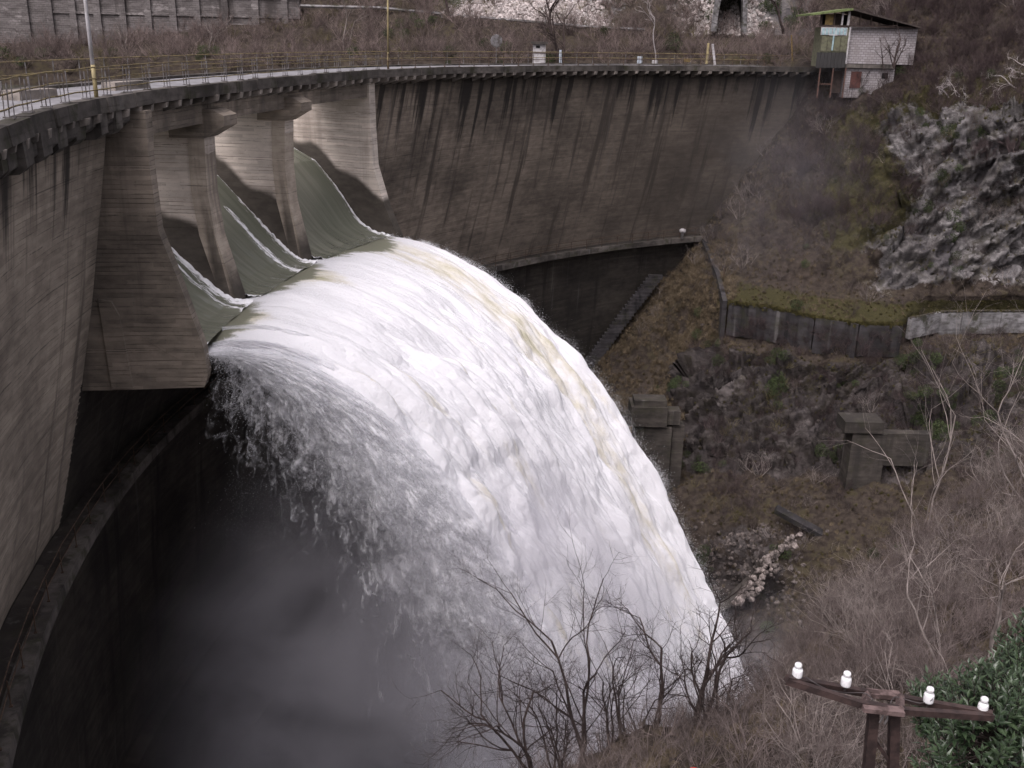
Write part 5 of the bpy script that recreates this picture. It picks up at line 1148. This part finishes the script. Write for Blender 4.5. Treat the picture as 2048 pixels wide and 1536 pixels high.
# retaining walls on the bench across the gorge
def bench_wall(name, label, c0, c1, mat, zt, hgt, seg, thick=.45):
    root = None; xs = np.linspace(c0, c1, seg + 1)
    pys = np.interp(xs, cols, [900, 830, 700, 590, 598, 612, 640, 642, 620, 617, 617, 617]); pts = np.array([at_z(x, y, -23.2) for x, y in zip(xs, pys)])
    root = empty(name, (float(pts[:, 0].mean()), float(pts[:, 1].mean()), -23.2 - hgt)); tag(root, label, 'wall')
    for k in range(seg):
        a, b = pts[k] + [0, -.75, 0], pts[k + 1] + [0, -.75, 0]; d = b - a; ln = np.linalg.norm(d[:2]); ang = math.atan2(d[1], d[0]); c_ = (a + b) / 2
        tz = zt + rnd.uniform(-.15, .02); hh = hgt + rnd.uniform(-.3, .3)
        mb = MB(); mb.box((c_[0], c_[1] + rnd.uniform(-.06, .06), tz - hh / 2), (ln - .05, thick, hh), np.array(Euler((0, 0, ang)).to_matrix()), 1.0); reparent(mb.build('panel', mat), root)
    return root, pts
rw1, pts1 = bench_wall('retaining_wall', 'dark wet concrete retaining wall under the mossy ledge across the gorge', 1456, 1800, M['dark_wall'], -23.35, 3.4, 4)
rw2, pts = bench_wall('retaining_wall', 'pale stained concrete wall along the ledge below the rock face', 1815, 2300, M['pale_wall'], -23.3, 2.1, 8)
rgw = np.random.default_rng(12)
for pt_, n_, sp in ((pts1, 420, .6), (pts, 300, .4)):
    f = rgw.random(n_) * (len(pt_) - 1.01); k = f.astype(int); q = pt_[k] + (pt_[k + 1] - pt_[k]) * (f - k)[:, None]; q = q + np.stack([0 * f, -.62 - .45 * rgw.random(n_) ** 2, -.05 - .35 * rgw.random(n_) ** 2 * (sp > .5)], -1)
    scatter('moss_grass', 'moss', q, rgw.uniform(.2, .55, n_) * sp * 1.4, rgw, 'mossy grass hanging over the top of the %s retaining wall' % ('dark wet' if sp > .5 else 'pale stained'), 'grass', .9)
f = rgw.random(70) * (len(pts1) - 1.01); k = f.astype(int); q = pts1[k] + (pts1[k + 1] - pts1[k]) * (f - k)[:, None] + np.stack([0 * f, -1.1 - .5 * rgw.random(70), -1.2 - 2.4 * rgw.random(70)], -1)
scatter('brushwood', 'bush_dark', q, rgw.uniform(.5, 1.5, 70), rgw, 'dark brush growing up the face of the dark retaining wall', 'brushwood', .4)
for a, b in zip(pts[:-1], pts[1:]):
    mb = MB(); mb.tube(np.array([a, a + (b - a) * rnd.uniform(.7, .96)]) + [0, -.8, -.03], .11, 4); reparent(mb.build('coping', M['old']), rw2)
# end wall that drops from the walkway to the ledge
P = [at_z(1408, 478, -20.0), at_z(1436, 545, -21.9), at_z(1450, 600, -23.2)]
mb = MB()
for a, b in zip(P[:-1], P[1:]):
    a = a + [-.3, -.4, 0]; b = b + [-.3, -.4, 0]; q = np.array([a, b, b - [0, 0, 5.0], a - [0, 0, 5.0]]); mb.add(np.concatenate([q, q + [.5, .1, 0]]), [(0, 1, 2, 3), (7, 6, 5, 4), (0, 4, 5, 1), (1, 5, 6, 2), (2, 6, 7, 3), (3, 7, 4, 0)])
tag(mb.build('wing_wall', M['dark_wall']), 'dark sloping concrete wing wall where the walkway meets the far bank', 'wall')
post_px('fence_post', 1447, 536, 563, 108, .06, M['rust'], 'single dark iron post standing on the mossy ledge', 'post', 1449)
# stairs at the foot of the lower wall
st = empty('stairs', tuple(float(x) for x in pol(77.2, 52, -33.4))); tag(st, 'dark concrete stairs climbing along the foot of the dam to the far bank', 'stairs')
n_ = 26
for k in range(n_):
    f = k / (n_ - 1); p_ = pol(77.6, 52 + 6.8 * f, -33.6 + 9.2 * f); mb = MB(); mb.box(p_, (1.7, .62, .5), np.array(Euler((0, 0, R_(58 - 90 + 90 - (52 + 6.8 * f)))).to_matrix())); reparent(mb.build('step', M['dark_wall']), st)
# white lamp box at the end of the walkway
wb = empty('lamp_box', tuple(float(x) for x in at_z(1364, 478, -19.9))); tag(wb, 'small pale rounded box fixed at the far end of the walkway', 'box')
c_ = at_z(1364, 478, -19.9); mb = MB(); mb.lathe([(.05, 0), (.16, .02), (.16, .7), (.3, .75), (.42, .95), (.36, 1.15), (.15, 1.25)], 12, c_); reparent(mb.build('housing', M['white'], smooth=True), wb)

# ruined concrete pillars across the gorge
def pillar(label, x0, x1, y0, y1, Y, depth, cap, mat, group='ruined concrete pillars'):
    r = empty('concrete_pillar', tuple(float(x) for x in at_y((x0 + x1) / 2, y1, Y))); tag(r, label, 'pillar', group); part_px(r, 'shaft', mat, x0, y0, x1, y1, Y, depth)
    for nm, a, b, c_, d, dy, dd in cap: part_px(r, nm, mat, a, b, c_, d, Y + dy, dd)
    return r
pillar('tall ruined concrete pillar with a stepped head right beside the falling jet', 1262, 1334, 855, 1120, 86, 2.2,
       [('cap', 1262, 815, 1335, 854, -.35, 2.6), ('cap_block', 1269, 802, 1334, 814, -.2, 1.8), ('side_block', 1335.5, 823, 1361, 850, .1, 1.4), ('side_pier', 1335, 851, 1358, 1120, .5, 1.2), ('beam_stub', 1225, 828, 1261, 852, .3, 1.0)], M['old'])
pillar('square concrete pillar with a side beam half hidden behind bare branches', 1694, 1762, 868, 1035, 81, 2.0, [('cap', 1690, 845, 1768, 867, -.2, 2.4), ('beam', 1766, 868, 1858, 932, .5, 1.0)], M['old'])
# leaning slab and broken masonry wall
c_ = at_y(1597, 1043, 78); mb = MB(); mb.box(c_, (4.4, .9, .45), np.array(Euler((.2, .42, -.25)).to_matrix())); tag(mb.build('concrete_slab', M['dark_wall']), 'long dark concrete slab lying askew on the grassy slope', 'slab')
mw_ = empty('masonry_wall', tuple(float(x) for x in at_y(1540, 1150, 72))); tag(mw_, 'broken stone masonry wall stepping down the slope below the leaning slab', 'wall')
rgm = np.random.default_rng(9); M['stone_mason'] = bark('stone_mason', (0.09, 0.076, 0.07), (0.22, 0.19, 0.178), .4)
for k in range(46):
    f = k / 45; a = at_y(1597 - 115 * f ** .9, 1068 + 135 * f, 75 - 3.5 * f) + rgm.normal(0, .26, 3) * [1, 1, .5]
    me = rock_mesh(300 + k % 9, M['stone_mason']); 
    for q in range(2):
        o = bpy.data.objects.new('stone', me); col.objects.link(o); o.matrix_world = Matrix.Translation(Vector(a + [-.5 * q * rgm.uniform(.2, 1.5) + rgm.normal(0, .1), -.2 * q, -.3 * q])) @ Euler(rgm.uniform(-1.2, 1.2, 3)).to_matrix().to_4x4() @ Matrix.Scale(rgm.uniform(.35, .8), 4)
        o.parent = mw_; o.matrix_parent_inverse = Matrix.Translation(mw_.location).inverted()
P = np.array([[at_y(1590 - 125 * f, 1070 + 140 * f, 75 - 3.5 * f) + [0, .3, -.25], at_y(1500 - 120 * f, 1130 + 110 * f, 74.0 - 4 * f) + [0, .3, -1.2]] for f in np.linspace(0, 1, 14)])
Q = P[:, :1] * (1 - np.linspace(0, 1, 10))[None, :, None] + P[:, 1:] * np.linspace(0, 1, 10)[None, :, None]; Q = Q + .15 * perlin(Q)[..., None]
reparent(grid_mesh('apron', Q, M['old']), mw_)

# ---------------------------------------------------------------- pylon with insulators, near
M['pylon'] = flatmat('pylon_brown_steel', (0.055, 0.036, 0.033), (0.03, 0.021, 0.02), .6, 8.0); M['pylon_top'] = flatmat('pylon_flaking', (0.15, 0.105, 0.1), (0.065, 0.045, 0.042), .8, 9.0)
t = NT('porcelain'); M['porcelain'] = t.pbr(t.mix(t.map(t.noise(t.obj(), 14, 4), .55, .75), (0.72, 0.71, 0.72), (0.42, 0.4, 0.38)), .18, spec=.6, **{'Coat Weight': .5})
M['wire'] = flatmat('wire_grey', (0.10, 0.09, 0.09), (0.06, 0.05, 0.05), .5)
YP = 6.9; S_ = YP / .8         # metres per pixel follow from the distance
def pp(x, y, dy=0.0): return at_y(x, y, YP + dy)
py_ = empty('power_pylon', tuple(float(x) for x in pp(1740, 1900))); tag(py_, 'brown steel power pylon top with a lens shaped crossarm and four white insulators', 'pylon')
def pbar(name, a, b, w, d, mat, parent=py_):
    a = np.array(a); b = np.array(b); ax = b - a; L = np.linalg.norm(ax); ax /= L; sd = np.cross(ax, [0, 1, 0]); sd /= np.linalg.norm(sd); fw_ = np.cross(sd, ax)
    mb = MB(); mb.box((a + b) / 2, (w, d, L), np.stack([sd, fw_, ax], 1)); return reparent(mb.build(name, mat), parent)
# the crossarm is a pair of bent steel channels, meeting at both tips
DB = .24
arm_b = [(1573, 1358), (1740, 1385), (1808, 1399), (1985, 1430)]
def arm(name, pts, dys):
    P = [pp(a, b, dy) for (a, b), dy in zip(pts, dys)]
    for a, b in zip(P[:-1], P[1:]): pbar(name, a, b, .055, .05, M['pylon'])
arm('crossarm_bar', [(1573, 1357), (1722, 1384), (1722.5, 1384), (1806, 1397), (1985, 1429)], [0, DB, DB, DB, 0])
arm('crossarm_bar', [(1573, 1361), (1720, 1408), (1720.5, 1408), (1812, 1422), (1985, 1434)], [0, -.1, -.1, -.1, 0])
pbar('head_plate', pp(1731, 1386, DB), pp(1800, 1391, DB), .04, .08, M['pylon_top']); pbar('head_plate', pp(1725, 1415, -.14), pp(1806, 1424, -.14), .04, .08, M['pylon_top'])
pbar('head_plate', pp(1733, 1388, DB * .8), pp(1730, 1414, -.12), .06, .04, M['pylon_top']); pbar('head_plate', pp(1800, 1393, DB * .8), pp(1800, 1420, -.12), .06, .04, M['pylon_top'])
pbar('leg', pp(1748, 1412, -.05), pp(1700, 1930, -.05), .08, .07, M['pylon']); pbar('leg', pp(1789, 1415, .0), pp(1775, 1930, .0), .08, .07, M['pylon'])
for k in range(4): pbar('brace', pp(1742 - k * 11, 1470 + k * 110), pp(1784 - 3 * k, 1530 + k * 110), .03, .03, M['pylon'])
ins = [(1594, 1326, 1353), (1691, 1343, 1371), (1856, 1374, 1404), (1964, 1394, 1424)]
for k, (x, yt, yb) in enumerate(ins):
    a = pp(x, yb, .05); b = pp(x, yt, .05); H = b[2] - a[2]; r = .042
    mb = MB(); mb.lathe([(r * .8, 0), (r * .98, .004), (r, H * .1), (r * 1.0, H * .48), (r * .9, H * .58), (r * .6, H * .63), (r * .58, H * .68), (r * .72, H * .71), (r * .75, H * .86), (r * .62, H * .96), (r * .3, H)], 18, a)
    o = reparent(mb.build('insulator', M['porcelain'], smooth=True), py_)
    mb = MB(); mb.tube([a - [0, 0, .05], a + [0, 0, .01]], .008, 6); p2 = mb.build('pin', M['wire']); p2.parent = o
def wire(pts, r=.0045):
    P = np.array([pp(a, b, c_) for a, b, c_ in pts]); tt_ = np.linspace(0, len(P) - 1, 40); C_ = np.stack([np.interp(tt_, np.arange(len(P)), P[:, k]) for k in range(3)], -1)
    kk = np.hanning(9); kk /= kk.sum(); Cp = np.pad(C_, ((4, 4), (0, 0)), mode='edge'); C_ = np.stack([np.convolve(Cp[:, k], kk, 'valid') for k in range(3)], -1)
    mb = MB(); mb.tube(C_, r, 5); reparent(mb.build('wire', M['wire'], smooth=True), py_)
wire([(1602, 1338, .05), (1612, 1355, .0), (1650, 1378, 0), (1690, 1386, .1), (1730, 1385, .1), (1746, 1398, 0), (1749, 1415, 0)])
wire([(1862, 1388, .05), (1866, 1400, 0), (1840, 1408, .05), (1790, 1392, .12), (1782, 1402, 0), (1780, 1416, 0)])
wire([(1766, 1430, -.16), (1764, 1436, -.16), (1759, 1446, -.16)], .009); wire([(1775, 1432, -.16), (1774, 1440, -.16), (1769, 1448, -.16)], .009)

# ---------------------------------------------------------------- evergreen laurel, near right
t = NT('laurel_leaf'); oi = t.noise(t.pos(), 5.0, 3); g2 = t.n('ShaderNodeNewGeometry')
c = t.mix(t.map(oi, .35, .65), (0.022, 0.038, 0.018), (0.045, 0.068, 0.033)); c = t.mix(t.math('MULTIPLY', g2.outputs['Backfacing'], .6), c, (0.12, 0.15, 0.10))
M['laurel'] = t.pbr(c, .32, spec=.45)
def laurel(base, height, rad, seed, n_shoots, label):
    rgl = np.random.default_rng(seed); root = empty('laurel_bush', tuple(float(x) for x in base)); tag(root, label, 'bush', 'evergreen bushes on the near bank')
    V = []; F = []; S = []
    for k in range(n_shoots):
        a = rgl.uniform(0, 6.28); u_ = rgl.uniform(0, 1) ** .5; hz = rgl.uniform(.15, 1.0); rr = rad * u_ * math.sin(math.pi * (.15 + .8 * hz)) ** .6
        tip = np.array(base) + [math.cos(a) * rr, math.sin(a) * rr, height * hz]; d = tip - (np.array(base) + [0, 0, height * max(hz - .45, 0) * .8]); d /= np.linalg.norm(d); d = d + [0, 0, .5]; d /= np.linalg.norm(d)
        L = rgl.uniform(.3, .6); p0 = tip - d * L; S.append(np.concatenate([p0, tip, [.006, .003]])); core = np.array(base) + [0, 0, height * hz * .6]; S.append(np.concatenate([core, p0, [.012, .006]]))
        nl = rgl.integers(9, 15)
        for q in range(nl):
            f = (q + 1) / nl; p = p0 + d * L * f; ang = q * 2.4 + rgl.normal(0, .2); sd = np.cross(d, [.3, .2, 1.0]); sd /= np.linalg.norm(sd); w_ = np.cross(d, sd); out_ = sd * math.cos(ang) + w_ * math.sin(ang)
            ld = out_ * (1.0 - .45 * f) + d * (.25 + .7 * f); ld /= np.linalg.norm(ld); sl = rgl.uniform(.12, .19) * (1.1 - .3 * f); wd = np.cross(ld, d); wd /= np.linalg.norm(wd) + 1e-9; up_ = np.cross(wd, ld)
            i = len(V); hw_ = sl * .17
            V += [p, p + ld * sl * .45 + wd * hw_ + up_ * sl * .05, p + ld * sl - up_ * sl * .12, p + ld * sl * .45 - wd * hw_ + up_ * sl * .05, p + ld * sl * .5 - up_ * sl * .02]
            F += [(i, i + 1, i + 4), (i + 1, i + 2, i + 4), (i + 2, i + 3, i + 4), (i + 3, i, i + 4)]
    me = bpy.data.meshes.new('leaves'); me.from_pydata([tuple(v) for v in V], [], F); me.update(); o = finish(me, 'crown', M['laurel']); reparent(o, root); o['kind'] = 'stuff'
    me = seg_mesh('stems', np.array(S), M['twig_dark'], 4); o = bpy.data.objects.new('stem', me); col.objects.link(o); reparent(o, root)
for (x, y, Y, hh, rr, n, sd, lb) in ((1965, 1530, 10.5, 1.9, .95, 240, 1, 'dense dark green laurel bush beside the power pylon'), (2080, 1440, 11.5, 2.2, .95, 240, 2, 'tall green laurel bush with upright shoots behind the pylon arm'), (1890, 1600, 9.0, .75, .5, 120, 3, 'low green laurel shoots at the foot of the power pylon'), (1870, 1400, 13.0, .9, .45, 70, 4, 'small sparse green laurel sapling behind the pylon head')):
    laurel(at_y(x, y, Y) - [0, 0, .5], hh, rr, sd, n, lb)
# red scrap low in the brush
c_ = at_y(1388, 1546, 14.5); mb = MB(); mb.lathe([(.02, -.12), (.09, -.08), (.12, 0), (.1, .05), (.04, .08)], 12, c_); M['red'] = flatmat('red_cloth', (0.45, 0.06, 0.04), (0.3, 0.04, 0.03)); tag(mb.build('red_bundle', M['red'], smooth=True), 'small bright red rounded bundle just showing above the near brush', 'bundle')
